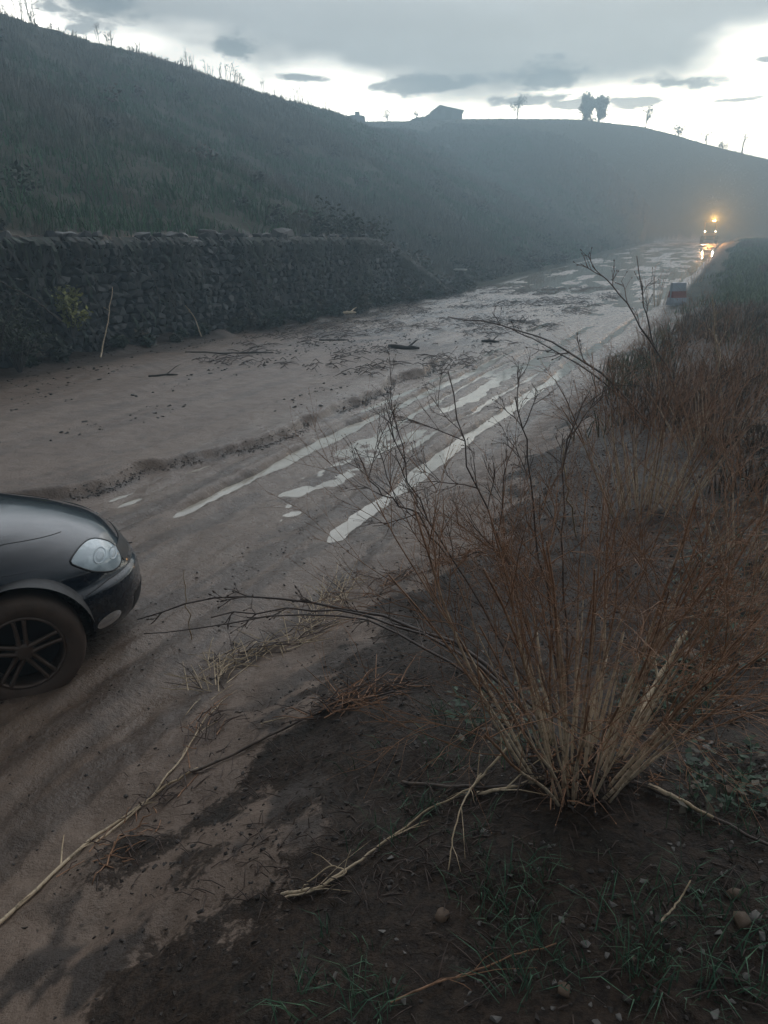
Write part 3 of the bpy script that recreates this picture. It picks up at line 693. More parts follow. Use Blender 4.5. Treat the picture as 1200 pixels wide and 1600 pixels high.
    # grille and intake
    for nm, z0, z1, yw in (('grille', .555, .64, .34), ('air_intake', .24, .36, .42)):
        g = Geo(); V = np.array([[[car_x(y, z) + .004, y, z] for y in np.linspace(-yw, yw, 18)] for z in np.linspace(z0, z1, 5)]); g.add(V.reshape(-1, 3), grid_faces(5, 18)); obj(nm, g.mesh(nm), blk, car)
    # cabin
    def cab(name, zs, mat, thick=0):
        g = Geo(); V = []
        for z in zs:
            q = (z - .84) / .60; xf = -.66 - .95 * q ** .9; xr = -3.02 + .42 * q; w = .745 - .20 * q ** 1.2; a = np.linspace(0, 2 * np.pi, 61)
            c, s_ = np.cos(a), np.sin(a); V.append(np.stack([(xf + xr) / 2 + (xf - xr) / 2 * np.sign(c) * abs(c) ** .38, w * np.sign(s_) * abs(s_) ** .38, np.full(61, z)], -1))
        V = np.array(V); g.add(V.reshape(-1, 3), grid_faces(len(zs), 61)); return obj(name, g.mesh(name), mat, car)
    cab('cabin_base', [.78, .84, .90, .935], paint); cab('window_band', [.934, 1.05, 1.2, 1.33, 1.352], glass)
    g = Geo(); V = []
    for z, sc in ((1.35, 1.004), (1.385, .985), (1.41, .9), (1.428, .6), (1.433, .05)):
        q = (1.36 - .84) / .60; xf = -.66 - .95 * q ** .9; xr = -3.02 + .42 * q; w = .745 - .20 * q ** 1.2; a = np.linspace(0, 2 * np.pi, 61); c, s_ = np.cos(a), np.sin(a)
        V.append(np.stack([(xf + xr) / 2 + sc * (xf - xr) / 2 * np.sign(c) * abs(c) ** .38, sc * w * np.sign(s_) * abs(s_) ** .38, np.full(61, z)], -1))
    V = np.array(V); g.add(V.reshape(-1, 3), grid_faces(5, 61)); obj('roof', g.mesh('roof'), paint, car)
    for sd in (1, -1):
        g = Geo(); g.tube([(-.72, sd * .70, .93), (-1.05, sd * .655, 1.14), (-1.46, sd * .575, 1.35)], [.035, .03, .03], 6); obj('pillar', g.mesh('pillar'), paint, car)
        g = Geo(); g.tube([(-1.95, sd * .735, .93), (-1.97, sd * .665, 1.14), (-1.99, sd * .575, 1.36)], [.04, .035, .03], 6); obj('pillar', g.mesh('pillar'), paint, car)
        g = Geo(); g.tube([(-.98, sd * .72, .95), (-.98, sd * .80, .97), (-.98, sd * .83, .99)], [.03, .03, .05], 8); g.tube([(-.98, sd * .80, 1.0), (-.98, sd * .88, 1.01), (-.99, sd * .98, 1.0), (-1.0, sd * 1.0, 1.0)], [.05, .085, .07, .02], 10); obj('side_mirror', g.mesh('side_mirror'), paint, car)
    # wheels
    for xc in (0.0, REAR_X):
        for sd in (1, -1):
            w = empty('wheel', (xc, sd * .735, WHEEL_R)); w.parent = car; w.rotation_euler = (0, 0, 0 if sd > 0 else math.pi)
            g = Geo(); lathe(g, [(.205, .075), (.222, .09), (.26, .098), (.292, .092), (.308, .078), (.3175, .05), (.318, 0), (.3175, -.05), (.308, -.08), (.26, -.095), (.205, -.08)], 56); obj('tyre', g.mesh('tyre'), rub, w)
            g = Geo(); lathe(g, [(.212, .082), (.205, .09), (.197, .086), (.192, .06), (.188, -.05), (.20, -.08)], 56); obj('rim', g.mesh('rim'), alloy, w)
            g = Geo(); lathe(g, [(.188, -.02), (.05, -.02), (.001, -.02)], 32); obj('brake_drum', g.mesh('brake_drum'), blk, w)
            g = Geo(); lathe(g, [(.052, .02), (.052, .062), (.045, .072), (.03, .075), (.001, .076)], 24); obj('hub_cap', g.mesh('hub_cap'), alloy, w)
            for k in range(5):
                g = Geo(); a = k * 2 * math.pi / 5 + .30
                for off in (-.020, .020):
                    ca, sa = math.cos(a), math.sin(a)
                    pts = [(r_ * ca - off * q * sa, y_, r_ * sa + off * q * ca) for r_, y_, q in ((.03, .06, .9), (.09, .066, 1.0), (.15, .070, 1.15), (.197, .080, 1.35))]
                    g.tube(pts, [.016, .0135, .012, .013], 6)
                obj('spoke', g.mesh('spoke'), alloy, w)
    return car
build_car((-2.31, 4.34, -.02), R(90 - 62))

# ------------------------------------------------------------------ the machine with lit lamps far down the road
def emis(name, col, st_):
    M = Mat(name); M.set(Base_Color=(.8, .8, .8), Emission_Color=col); M.b.inputs['Emission Strength'].default_value = st_; return M.m
def build_loader():
    p = ground_at(1107, 381); s, t = st(p.x, p.y); p = on_ground(112, t + (112 - s) * .0)
    p = at(1107, 379, 104.0); p.z = gz(p.x, p.y)
    L_ = empty('wheel_loader', p, -RA - math.pi + R(4)); L_.scale = (1, 1, .82); tag(L_, 'distant orange work vehicle with two white headlights and a beacon lit', 'loader')
    yel = simple('orange_paint', (.45, .20, .03), .5, 0, .3, 4, 0); dk = simple('loader_black', (.02, .02, .02), .6, 0, .2, 6, 0); gl = simple('loader_glass', (.02, .025, .03), .1, 0, .1, 3, 0)
    white = emis('headlight_glow', (1.0, .70, .38), 26); amber = emis('beacon_glow', (1.0, .40, .07), 22)
    g = Geo(); box_geo(g, (0, -.6, 1.05), (1.5, 3.4, .7)); box_geo(g, (0, -1.6, 1.55), (1.3, 1.5, .5)); obj('chassis', g.mesh('chassis', False), yel, L_)
    g = Geo(); box_geo(g, (0, -.35, 2.98), (1.55, 1.6, .12))
    for sx in (-1, 1):
        for sy in (-1.08, .38): g.tube([(sx * .7, sy, 1.4), (sx * .68, sy, 2.95)], .06, 4)
    obj('cab_frame', g.mesh('cab_frame', False), yel, L_)
    g = Geo(); box_geo(g, (0, -.35, 2.15), (1.3, 1.36, 1.5)); obj('window', g.mesh('window', False), gl, L_)
    for sx in (-1, 1):
        for sy, r_ in ((.9, .55), (-1.6, .68)):
            g = Geo(); lathe(g, [(.25, .17), (.5 * r_ + .2, .2), (r_, .15), (r_, -.15), (.5 * r_ + .2, -.2), (.25, -.17)], 24, 'x', (sx * .85, sy, r_)); w = obj('wheel', g.mesh('wheel'), dk, L_)
        g = Geo(); lathe(g, [(.001, .02), (.06, .018), (.085, 0), (.09, -.06), (.001, -.07)], 16, 'y', (sx * .62, 1.18, 1.62)); obj('headlight', g.mesh('headlight'), white, L_)
        g = Geo(); box_geo(g, (sx * .62, 1.06, 1.62), (.24, .12, .24)); g.tube([(sx * .62, 1.0, 1.55), (sx * .62, .8, 1.2)], .04, 4); obj('headlight_bracket', g.mesh('headlight_bracket', False), dk, L_)
        g = Geo(); lathe(g, [(.06, 0), (.075, .04), (.075, .14), (.05, .19), (.001, .2)], 14, 'z', (sx * .12 - .35, .1, 3.04)); obj('beacon', g.mesh('beacon'), amber, L_)
    g = Geo(); a = np.linspace(-.9, 1.2, 10); V = np.array([[[x, 1.9 + .45 * math.cos(q + 2.4), .55 + .45 * math.sin(q + 2.4)] for q in a] for x in (-1.0, 1.0)]); g.add(V.reshape(-1, 3), grid_faces(2, 10)); 
    o = obj('bucket', g.mesh('bucket'), dk, L_)
    for sx in (-.5, .5):
        g = Geo(); g.tube([(sx, .4, 1.3), (sx, 1.2, 1.25), (sx, 1.75, .6)], .08, 4); obj('lift_arm', g.mesh('lift_arm', False), yel, L_)
    for sx in (-1, 1):
        ld = bpy.data.lights.new('headlight_lamp', 'SPOT'); ld.energy = 260; ld.spot_size = R(70); ld.spot_blend = .8; ld.color = (1, .84, .62); ld.shadow_soft_size = .08
        lo = bpy.data.objects.new('headlight_lamp', ld); COL.objects.link(lo); lo.parent = L_; lo.location = (sx * .62, 1.24, 1.62); lo.rotation_euler = (R(90) - R(1), 0, 0); lo.rotation_euler = Vector((0, -1, .06)).to_track_quat('Z', 'Y').to_euler()
    ld = bpy.data.lights.new('beacon_lamp', 'POINT'); ld.energy = 4200; ld.color = (1, .40, .08); ld.shadow_soft_size = .1
    lo = bpy.data.objects.new('beacon_lamp', ld); COL.objects.link(lo); lo.parent = L_; lo.location = (-.35, .15, 3.45)
build_loader()

# ------------------------------------------------------------------ red and white road barrier, marker post
def build_barrier():
    p = on_ground(30.6, -2.02); b = empty('road_barrier', p, -RA + R(40)); b.scale = (.55, .75, .8); tag(b, 'red and white plastic barrier at the right edge of the road', 'barrier')
    wht = simple('barrier_white', (.46, .49, .55), .5, 0, .12, 8, .1); red = simple('barrier_red', (.30, .07, .05), .5, 0, .2, 8, .1); gry = simple('barrier_grey', (.40, .43, .48), .55, 0, .15, 8, .1)
    prof = [(.28, 0, .30), (.28, .12, .30), (.22, .30, .52), (.13, .50, .72), (.10, .98, 1)]
    zs = [0, .14, .34, .42, .62, .70, .98]; ws = [.30, .30, .24, .20, .14, .13, .09]
    for nm, i0, i1, mt in (('foot', 0, 1, gry), ('lower_band', 1, 2, wht), ('stripe', 2, 4, red), ('upper_band', 4, 6, wht)):
        g = Geo(); V = []
        for z, w in [(zs[i], ws[i]) for i in range(i0, i1 + 1)]: V.append([(-.5, -w, z), (.5, -w, z), (.5, w, z), (-.5, w, z), (-.5, -w, z)])
        V = np.array(V); g.add(V.reshape(-1, 3), grid_faces(len(V), 5))
        g.add(np.array(V[-1][:4]), [[0, 1, 2, 3]]); obj(nm, g.mesh(nm, False), mt, b)
    for sx in (-.5, .5):
        g = Geo(); g.tube([(sx, 0, .05), (sx, 0, .94)], .05, 8); obj('joint_tube', g.mesh('joint_tube'), gry, b)
build_barrier()
def build_post():
    p = on_ground(34.5, -11.6); o = empty('marker_post', p, -RA); tag(o, 'short grey concrete post with a flat pale cap at the wall end', 'post')
    con = simple('post_concrete', (.10, .09, .08), .8, 0, .3, 12, .3); cap = simple('cap_concrete', (.42, .42, .40), .7, 0, .2, 12, .2)
    g = Geo(); g.tube([(0, 0, -.1), (0, 0, .5), (.01, 0, 1.0)], [.14, .13, .12], 4); obj('shaft', g.mesh('shaft', False), con, o)
    g = Geo(); box_geo(g, (0, 0, 1.03), (.52, .40, .06)); obj('cap', g.mesh('cap', False), cap, o)
build_post()

# ------------------------------------------------------------------ house, ruin and trees on the skyline
def wall_with_gable(g, x0, x1, xr, y, th, z0, ze0, zr, ze1):
    for yy in (y, y + th):
        pass
    V = []
    for yy in (y, y + th): V += [(x0, yy, z0), (x1, yy, z0), (x1, yy, ze1), (xr, yy, zr), (x0, yy, ze0)]
    g.add(V, [[0, 1, 2, 3], [0, 3, 4, 4]][:1] + [[0, 3, 4, 0]][:0] + [[5, 8, 7, 6], [0, 5, 6, 1], [1, 6, 7, 2], [2, 7, 8, 3], [3, 8, 9, 4], [4, 9, 5, 0]])
    g.add([V[0], V[3], V[4], ((V[3][0] + V[4][0]) / 2, V[3][1], (V[3][2] + V[4][2]) / 2)], [[0, 1, 3, 2]]); g.add([V[5], V[8], V[9], ((V[8][0] + V[9][0]) / 2, V[8][1], (V[8][2] + V[9][2]) / 2)], [[0, 2, 3, 1]])
stone = simple('farm_stone', (.11, .105, .10), .85, 0, .35, 2, 0); tile = simple('farm_tile', (.12, .07, .05), .8, 0, .3, 3, 0); woodm = simple('old_wood', (.05, .04, .03), .8, 0, .3, 6, 0)
def sky_pt(u, v=None, Y=FARY):
    p = at(u, 190, Y); p.z = gz(p.x, p.y); return p
def px(n, Y=FARY): return n * Y / 1335.0 * 1.14                      # photo pixels to metres at the crest
def build_house():
    a, b = sky_pt(674, Y=FARY - 2), sky_pt(722, Y=FARY - 2); w = b.x - a.x; zb = min(a.z, b.z) - .8
    up = lambda v: at(690, v, FARY - 2).z - zb
    h = empty('farm_house', (a.x, a.y, zb)); tag(h, 'plain stone farmhouse with a gable roof on the far ridge', 'house')
    e0, r_, e1 = up(176), up(166), up(173)
    g = Geo(); wall_with_gable(g, 0, w, w * .26, 0, 6.0, 0, e0, r_, e1); obj('wall', g.mesh('wall', False), stone, h)
    g = Geo(); 
    for (xa, za, xb, zb_) in ((-.25, e0 - .1, w * .26, r_ + .02), (w * .26, r_ + .02, w + .25, e1 - .1)):
        V = [(xa, -.2, za), (xb, -.2, zb_), (xb, 6.2, zb_), (xa, 6.2, za)]; V2 = [(x, y, z + .16) for x, y, z in V]
        g.add(V + V2, [[0, 1, 2, 3], [4, 7, 6, 5], [0, 4, 5, 1], [2, 6, 7, 3], [1, 5, 6, 2], [3, 7, 4, 0]])
    obj('roof', g.mesh('roof', False), tile, h)
    g = Geo(); box_geo(g, (w * .55, -.03, 1.5), (1.0, .1, 2.2)); obj('door', g.mesh('door', False), woodm, h)
    g = Geo(); box_geo(g, (w * .25, -.03, 2.4), (.6, .1, .8)); obj('window', g.mesh('window', False), woodm, h)
    # low tumbled outbuilding left of it
    a, b = sky_pt(638, Y=FARY - 2.6), sky_pt(674, Y=FARY - 2.6); zb = min(a.z, b.z) - .6; up = lambda v: at(656, v, FARY - 2.6).z - zb
    o = empty('tumbled_wall', (a.x, a.y, zb)); tag(o, 'low tumbled stone wall sloping up to the farmhouse on the ridge', 'ruin')
    g = Geo(); n = 14; xs = np.linspace(0, b.x - a.x - .1, n); top = np.interp(xs, [0, xs[-1] * .25, xs[-1] * .6, xs[-1]], [up(190), up(184), up(181.5), up(178)]) + rng.normal(0, .06, n)
    V = np.concatenate([np.stack([xs, np.zeros(n), np.zeros(n)], -1), np.stack([xs, np.zeros(n), top], -1), np.stack([xs, np.full(n, 2.5), top], -1), np.stack([xs, np.full(n, 2.5), np.zeros(n)], -1)])
    g.add(V, np.concatenate([[[k * n + i, k * n + i + 1, (k + 1) * n + i + 1, (k + 1) * n + i] for i in range(n - 1)] for k in range(3)] + [[[0, n, 2 * n, 3 * n], [n - 1, 4 * n - 1, 3 * n - 1, 2 * n - 1]]])); obj('stonework', g.mesh('stonework', False), stone, o)
    # ruin with a chimney stump further left
    Yr = FARY - 7; a, b = sky_pt(523, Y=Yr), sky_pt(570, Y=Yr); zb = min(a.z, b.z) - 2.0; up = lambda v: at(546, v, Yr).z - zb; w = b.x - a.x
    o = empty('ruined_house', (a.x, a.y, zb)); tag(o, 'roofless ruined house with a chimney stump behind the left ridge', 'ruin')
    g = Geo(); wall_with_gable(g, 0, w, w * .72, 0, 5, 0, up(184), up(178.5), up(181)); obj('wall', g.mesh('wall', False), stone, o)
    g = Geo(); box_geo(g, (w * .75, .8, up(177.5)), (px(6), 1.0, px(6))); obj('chimney', g.mesh('chimney', False), stone, o)
build_house()

def leafy_tree(name, label, p, h, w, n_leaf, colr, trunk_r, crown0=.25, lean=0.0, open_=.3, seed=1, group=None, leaf=.28, lobes=7):
    kf = FARY / 185; h, w, leaf, trunk_r = h * kf, w * kf, leaf * kf, trunk_r * kf
    r = np.random.default_rng(seed); o = empty(name, p); tag(o, label, 'tree', group)
    g = Geo(); top = np.array([lean * h, 0, h * .8]); tr = [np.array([0, 0, -.3]), np.array([lean * h * .2, .02, h * .25]), np.array([lean * h * .55, -.05, h * .5]), top]
    g.tube(tr, [trunk_r * 1.3, trunk_r, trunk_r * .7, trunk_r * .25], 6); cen = []
    for k in range(lobes):
        z0 = h * r.uniform(.15, .55); b0 = np.array([lean * z0, 0, z0]); a = r.uniform(0, 6.28); q = r.uniform(.35, 1.0)
        e = np.array([lean * h * .7 + math.cos(a) * w / 2 * q * .75, math.sin(a) * w / 2 * q * .75, h * r.uniform(crown0 + .2, .9)]); cen.append((e, w * r.uniform(.18, .32)))
        g.tube([b0, (b0 + e) / 2 + np.array([0, 0, .1 * h]), e], [trunk_r * .5, trunk_r * .35, trunk_r * .12], 4)
        for j in range(3):
            e2 = e + r.normal(0, 1, 3) * w * .13; g.tube([(b0 + e * 2) / 3, (e + e2) / 2, e2], [trunk_r * .22, trunk_r * .16, trunk_r * .05], 3)
    obj('trunk', g.mesh('trunk'), MAT_BARK, o)
    if n_leaf:
        P = []
        for k in range(n_leaf):
            e, rad = cen[r.integers(len(cen))]; v = r.normal(0, 1, 3); v /= np.linalg.norm(v); P.append(e + v * rad * r.uniform(.2, 1.15) * np.array([1, 1, 1.15]))
        P = np.array(P); n = len(P); d1 = r.normal(0, 1, (n, 3)); d1 /= np.linalg.norm(d1, axis=1)[:, None]; d2 = np.cross(d1, r.normal(0, 1, (n, 3))); d2 /= np.linalg.norm(d2, axis=1)[:, None]
        l = leaf * r.uniform(.6, 1.3, (n, 1)); V = np.stack([P - d1 * l * .6, P + d2 * l * .3, P + d1 * l * .6, P - d2 * l * .3], 1).reshape(-1, 3)
        c = np.repeat(np.array(colr)[None] * r.uniform(.6, 1.35, (n, 1)), 4, 0)
        obj('crown', mesh('crown', V, np.arange(n * 4).reshape(n, 4), False, None, c), MAT_LEAF, o)
    return o
leafy_tree('thin_tree', 'small sparse tree on the ridge, right of the farmhouse', sky_pt(808), 5.4, 4.6, 420, (.05, .055, .035), .13, .3, .03, seed=3)
leafy_tree('olive_tree', 'dense bushy tree with two rounded crowns, darkest on the far ridge', sky_pt(915), 5.4, 4.0, 2600, (.045, .055, .038), .2, -.1, -.02, seed=5, lobes=16, leaf=.42)
leafy_tree('olive_tree', 'taller dense tree joined to the bushy tree on the far ridge', sky_pt(935), 5.9, 4.0, 2600, (.045, .055, .038), .2, -.1, .02, seed=9, lobes=16, leaf=.42)
leafy_tree('thin_tree', 'small ragged tree where the far ridge starts to fall', sky_pt(1010), 4.2, 3.4, 420, (.05, .055, .035), .12, .3, .0, seed=12)
leafy_tree('shrub_tree', 'low round bush on the falling ridge', sky_pt(1062), 2.2, 3.0, 420, (.05, .055, .035), .08, .0, .0, seed=14)
leafy_tree('dead_tree', 'bare forked tree on the ridge at the right edge of the picture', sky_pt(1166), 6.2, 4.0, 110, (.05, .05, .035), .15, .3, .05, seed=17, lobes=5)
leafy_tree('shrub_tree', 'scraggy leaning bush left of the bare forked tree', sky_pt(1108), 3.4, 3.6, 160, (.05, .055, .035), .09, .1, -.12, seed=18, lobes=5)
leafy_tree('shrub_tree', 'low scrub just left of the bare forked tree', sky_pt(1134), 1.9, 3.4, 260, (.05, .055, .035), .08, .0, .05, seed=19)
leafy_tree('shrub_tree', 'small bare bush between the ruined house and the farmhouse', sky_pt(606), 2.8, 4.2, 220, (.05, .055, .035), .08, .1, .0, seed=23)
leafy_tree('shrub_tree', 'tiny bush growing from the tumbled wall', sky_pt(650), 3.0, 1.2, 60, (.05, .055, .035), .06, .3, .0, seed=24, lobes=4)

def ridge_weeds():
    us = [2, 16, 40, 52, 58, 64, 88, 160, 172, 178, 216, 285, 293, 300, 322, 332, 345, 352, 358, 366, 372, 378, 410, 425, 437, 448, 462, 470, 484, 497, 506, 514, 245, 260, 120, 100, 137, 205]
    hs = [26, 14, 30, 52, 40, 18, 12, 30, 18, 24, 14, 12, 26, 20, 22, 16, 24, 28, 30, 26, 20, 18, 22, 12, 10, 10, 24, 12, 12, 16, 12, 10, 9, 8, 10, 12, 9, 9]
    order = sorted(zip(us, hs)); ordn = ['leftmost', 'second', 'third', 'fourth', 'fifth', 'sixth', 'seventh', 'eighth', 'ninth', 'tenth', 'eleventh', 'twelfth', 'thirteenth', 'fourteenth', 'fifteenth', 'sixteenth', 'seventeenth', 'eighteenth', 'nineteenth', 'twentieth']
    for k, (u, hp) in enumerate(order):
        m_ = len(order); rk = (ordn[k] + (' from the left' if k else '')) if k < 19 else (ordn[m_ - 1 - k] + ' from the right' if k < m_ - 1 else 'rightmost')
        size = 'tall' if hp >= 24 else ('short' if hp <= 12 else 'middling')
        # the crest of the left hillside seen at this bearing
        best = None
        a = (u - 600) / 1200 / (cP + sP * .58)
        Yg = np.linspace(20, 160, 300); z = Hxy(a * Yg, Yg); e = (z - CAMZ) / Yg; e[st(a * Yg, Yg)[1] < -44] = -9
        i = int(np.argmax(e)); Y = Yg[i]; p = Vector((a * Y, Y, z[i])); h = hp * Y / 1200 * 1.05
        r = np.random.default_rng(500 + k); g = Geo()
        for q in range(r.integers(2, 6)):
            b = np.array([r.normal(0, .12), r.normal(0, .12), -.1]); tip = b + np.array([r.normal(0, .14) * h, r.normal(0, .1) * h, h * r.uniform(.55, 1.0)]); mid = (b + tip) / 2 + np.array([r.normal(0, .04) * h, 0, .05 * h])
            g.tube([b, mid, tip], [.022, .018, .010], 3)
            for j in range(r.integers(2, 6)):
                f = r.uniform(.45, 1.0); c0 = mid + (tip - mid) * (f * 2 - 1) if f > .5 else b + (mid - b) * f * 2; e2 = c0 + np.array([r.normal(0, .12) * h, r.normal(0, .1) * h, r.uniform(.02, .16) * h])
                g.tube([c0, (c0 + e2) / 2, e2], [.012, .012, .02], 3)
        o = obj('dry_weed', g.mesh('dry_weed'), MAT_BARK); o.location = p
        tag(o, '%s dry weed against the sky on the left hillside crest, %s' % (size, rk), 'weed', 'dry weeds along the left hillside crest')
ridge_weeds()

# ------------------------------------------------------------------ dried shrubs
def twig_spray(g, start, dirv, length, rad, depth, r, sides=3, spread=.55, up=.15, heads=True):
    """a twig with alternate side twigs; ends in small dry seed heads"""
    n = 5; pts = [np.array(start)]; d = np.array(dirv); d /= np.linalg.norm(d)
    for k in range(n - 1):
        d = d + r.normal(0, .11, 3) + np.array([0, 0, up * .12]); d /= np.linalg.norm(d); pts.append(pts[-1] + d * length / (n - 1))
    g.tube(pts, np.linspace(rad, rad * .55, n), sides)
    if depth > 0:
        m_ = r.integers(3, 6)
        for k in range(m_):
            f = r.uniform(.3, 1.0); i = min(int(f * (n - 1)), n - 2); p = pts[i] + (pts[i + 1] - pts[i]) * (f * (n - 1) - i)
            dd = (pts[i + 1] - pts[i]); dd = dd / np.linalg.norm(dd); ax = r.normal(0, 1, 3); ax = ax - dd * (ax @ dd); ax /= np.linalg.norm(ax)
            twig_spray(g, p, dd * math.cos(spread) + ax * math.sin(spread), length * r.uniform(.4, .65), rad * .6, depth - 1, r, sides, spread, up, heads)
    elif heads:
        e = pts[-1]; q = rad * 2.2; g.tube([e, e + d * q * 1.6, e + d * q * 3.2], [q * .5, q, q * .3], 3)
def dried_shrub(label, p, n_stem, height, base_r, lean_max, twigs, seed, stem_r=.0065, stems_as_parts=True, twig_mat=None, dens=2, group='dried shrubs on the near bank', az_bias=None, sector=None, name='dried_shrub', tl=.32):
    r = np.random.default_rng(seed); o = empty(name, p); tag(o, label, 'shrub', group)
    G = Geo(); SG = Geo()
    for k in range(n_stem):
        a = r.uniform(0, 2 * math.pi) if sector is None else r.uniform(*sector); q = math.sqrt(r.random()); le = lean_max * q * r.uniform(.75, 1.1)
        b = np.array([math.cos(a) * base_r * q, math.sin(a) * base_r * q, -.14]); L_ = height * r.uniform(.62, 1.08)
        pts = [b]; n = 9; d = np.array([math.cos(a) * math.sin(le), math.sin(a) * math.sin(le), math.cos(le)])
        for i in range(n - 1):
            d = d + r.normal(0, .046, 3) + np.array([math.cos(a), math.sin(a), 0]) * .012 * q; d /= np.linalg.norm(d); pts.append(pts[-1] + d * L_ / (n - 1))
        rr = stem_r * r.uniform(.6, 1.35); broken = r.random() < .33
        if broken: pts = pts[:r.integers(4, 7)]
        rad = np.linspace(rr, rr * .45, n)[:len(pts)]
        tgt = Geo() if stems_as_parts else SG
        tgt.tube(pts, rad, 6, np.linspace(0, 1, n)[:len(pts)])
        if stems_as_parts: obj('stem', tgt.mesh('stem'), MAT_STEM, o)
        if not broken:
            for j in range(twigs):
                f = r.uniform(.58, 1.0); i = min(int(f * (len(pts) - 1)), len(pts) - 2); dd = pts[i + 1] - pts[i]; dd /= np.linalg.norm(dd); ax = r.normal(0, 1, 3); ax -= dd * (ax @ dd); ax /= np.linalg.norm(ax)
                an = r.uniform(.35, .9); twig_spray(G, pts[i] + (pts[i + 1] - pts[i]) * r.random(), dd * math.cos(an) + ax * math.sin(an), tl * r.uniform(.5, 1.1), rr * .27, dens, r)
    if SG.n: so = obj('stem_bundle', SG.mesh('stem_bundle'), MAT_STEM, o); so['kind'] = 'stuff'
    if G.n: to = obj('twigs', G.mesh('twigs'), twig_mat or MAT_TWIG, o); to['kind'] = 'stuff'
    return o
main_p = ground_at(905, 1195)
SH = dried_shrub('largest dried shrub, pale stems fanning from one clump in the right foreground', main_p, 74, 1.02, .095, .66, 6, 31, .0050)
# open dark branches of the same shrub reaching left over the road
def branch(parent, pts, rad, seed, tw=9, tl=.22, dens=2, mat=None, name='branch'):
    r = np.random.default_rng(seed); P = np.array([np.array(q) - np.array(parent.location) for q in pts]); n = 14
    tq = np.linspace(0, len(P) - 1, n); Q = np.stack([np.interp(tq, np.arange(len(P)), P[:, i]) for i in range(3)], -1); Q[1:-1] = (Q[:-2] + Q[1:-1] * 2 + Q[2:]) / 4
    Q[1:-1] += r.normal(0, .006, (n - 2, 3)); g = Geo(); g.tube(Q, np.linspace(rad, rad * .45, n), 5, np.linspace(.4, 1, n))
    for k in range(tw):
        f = r.uniform(.3, 1); i = min(int(f * (n - 1)), n - 2); dd = Q[i + 1] - Q[i]; dd /= np.linalg.norm(dd); ax = r.normal(0, 1, 3); ax -= dd * (ax @ dd); ax /= np.linalg.norm(ax); an = r.uniform(.4, .8)
        twig_spray(g, Q[i], dd * math.cos(an) + ax * math.sin(an), tl * r.uniform(.6, 1.2), rad * .5, dens, r, 4, .6)
    return obj(name, g.mesh(name), mat or MAT_TWIGD, parent)
branch(SH, [at(860, 1120, 2.15), at(735, 930, 2.35), at(660, 790, 2.5), at(605, 660, 2.6)], .0042, 61, 8, .2)
branch(SH, [at(870, 1120, 2.1), at(800, 900, 2.3), at(735, 740, 2.4), at(700, 580, 2.5)], .0042, 62, 8, .2)
branch(SH, [at(880, 1100, 2.1), at(845, 900, 2.2), at(825, 720, 2.3), at(805, 620, 2.35)], .0042, 63, 6, .16)
branch(SH, [at(890, 1100, 2.2), at(880, 850, 2.4), at(880, 720, 2.5), at(915, 620, 2.6)], .0042, 64, 6, .16)
branch(SH, [at(700, 870, 2.4), at(650, 800, 2.5), at(590, 770, 2.55), at(555, 700, 2.6)], .004, 65, 6)
# long canes of this shrub bent over to the left
for pts, rd in (([(850, 1140, 2.15), (760, 1030, 2.4), (640, 975, 2.7), (520, 945, 3.0), (400, 930, 3.25), (300, 940, 3.45), (215, 968, 3.6)], .0085),
                ([(850, 1150, 2.1), (770, 1050, 2.3), (660, 985, 2.6), (540, 955, 2.9), (430, 952, 3.1), (330, 965, 3.3)], .007),
                ([(840, 1160, 2.1), (740, 1060, 2.3), (650, 1000, 2.5), (560, 965, 2.75), (450, 958, 3.0), (300, 985, 3.3), (225, 990, 3.4)], .006),
                ([(860, 1130, 2.2), (790, 1060, 2.4), (700, 1000, 2.6), (600, 968, 2.85), (480, 940, 3.1)], .006)):
    branch(SH, [at(*q) for q in pts], rd, int(rd * 1e5) + len(pts), 5, .12, 1, MAT_CANE, 'bent_cane')

SPOTS = [(1010, 800, 50, 1.05, .16, .5, 4, 'reddish brown dried shrub right behind the largest one'),
         (1120, 700, 36, .85, .2, .6, 4, 'dried shrub near the right edge, behind the reddish brown one'),
         (1060, 620, 30, .8, .2, .5, 4, 'brown brushy shrub below the red and white barrier'),
         (1175, 600, 30, .7, .2, .6, 4, 'tall dull brown shrub at the right edge of the bank'),
         (1165, 880, 26, .75, .15, .6, 4, 'low brown dried shrub at the right edge beside an orange stone')]
for k, (u, v, ns, h, br, le, tw, lab) in enumerate(SPOTS):
    dried_shrub(lab, ground_at(u, v), ns, h, br, le, tw, 70 + k, .005, False)
for k, (s, t, h, lab) in enumerate([(17, -1.5, .6, 'greenish brown shrub in front of the road barrier'), (14, -.1, .6, 'dried shrub halfway along the bank at right'), (22, -.9, .6, 'hazy shrub on the bank right of the barrier'),
                                    (31.5, -2.75, 1.6, 'upright reedy shrub standing left of the barrier'), (42, -2.0, 1.0, 'pale hazy shrub behind the barrier'), (56, -2.2, 1.0, 'faint shrub on the bank near the lit vehicle')]):
    dried_shrub(lab, on_ground(s, t), 26, h, .3, .4, 3, 90 + k, .009, False, None, 1, tl=.4)

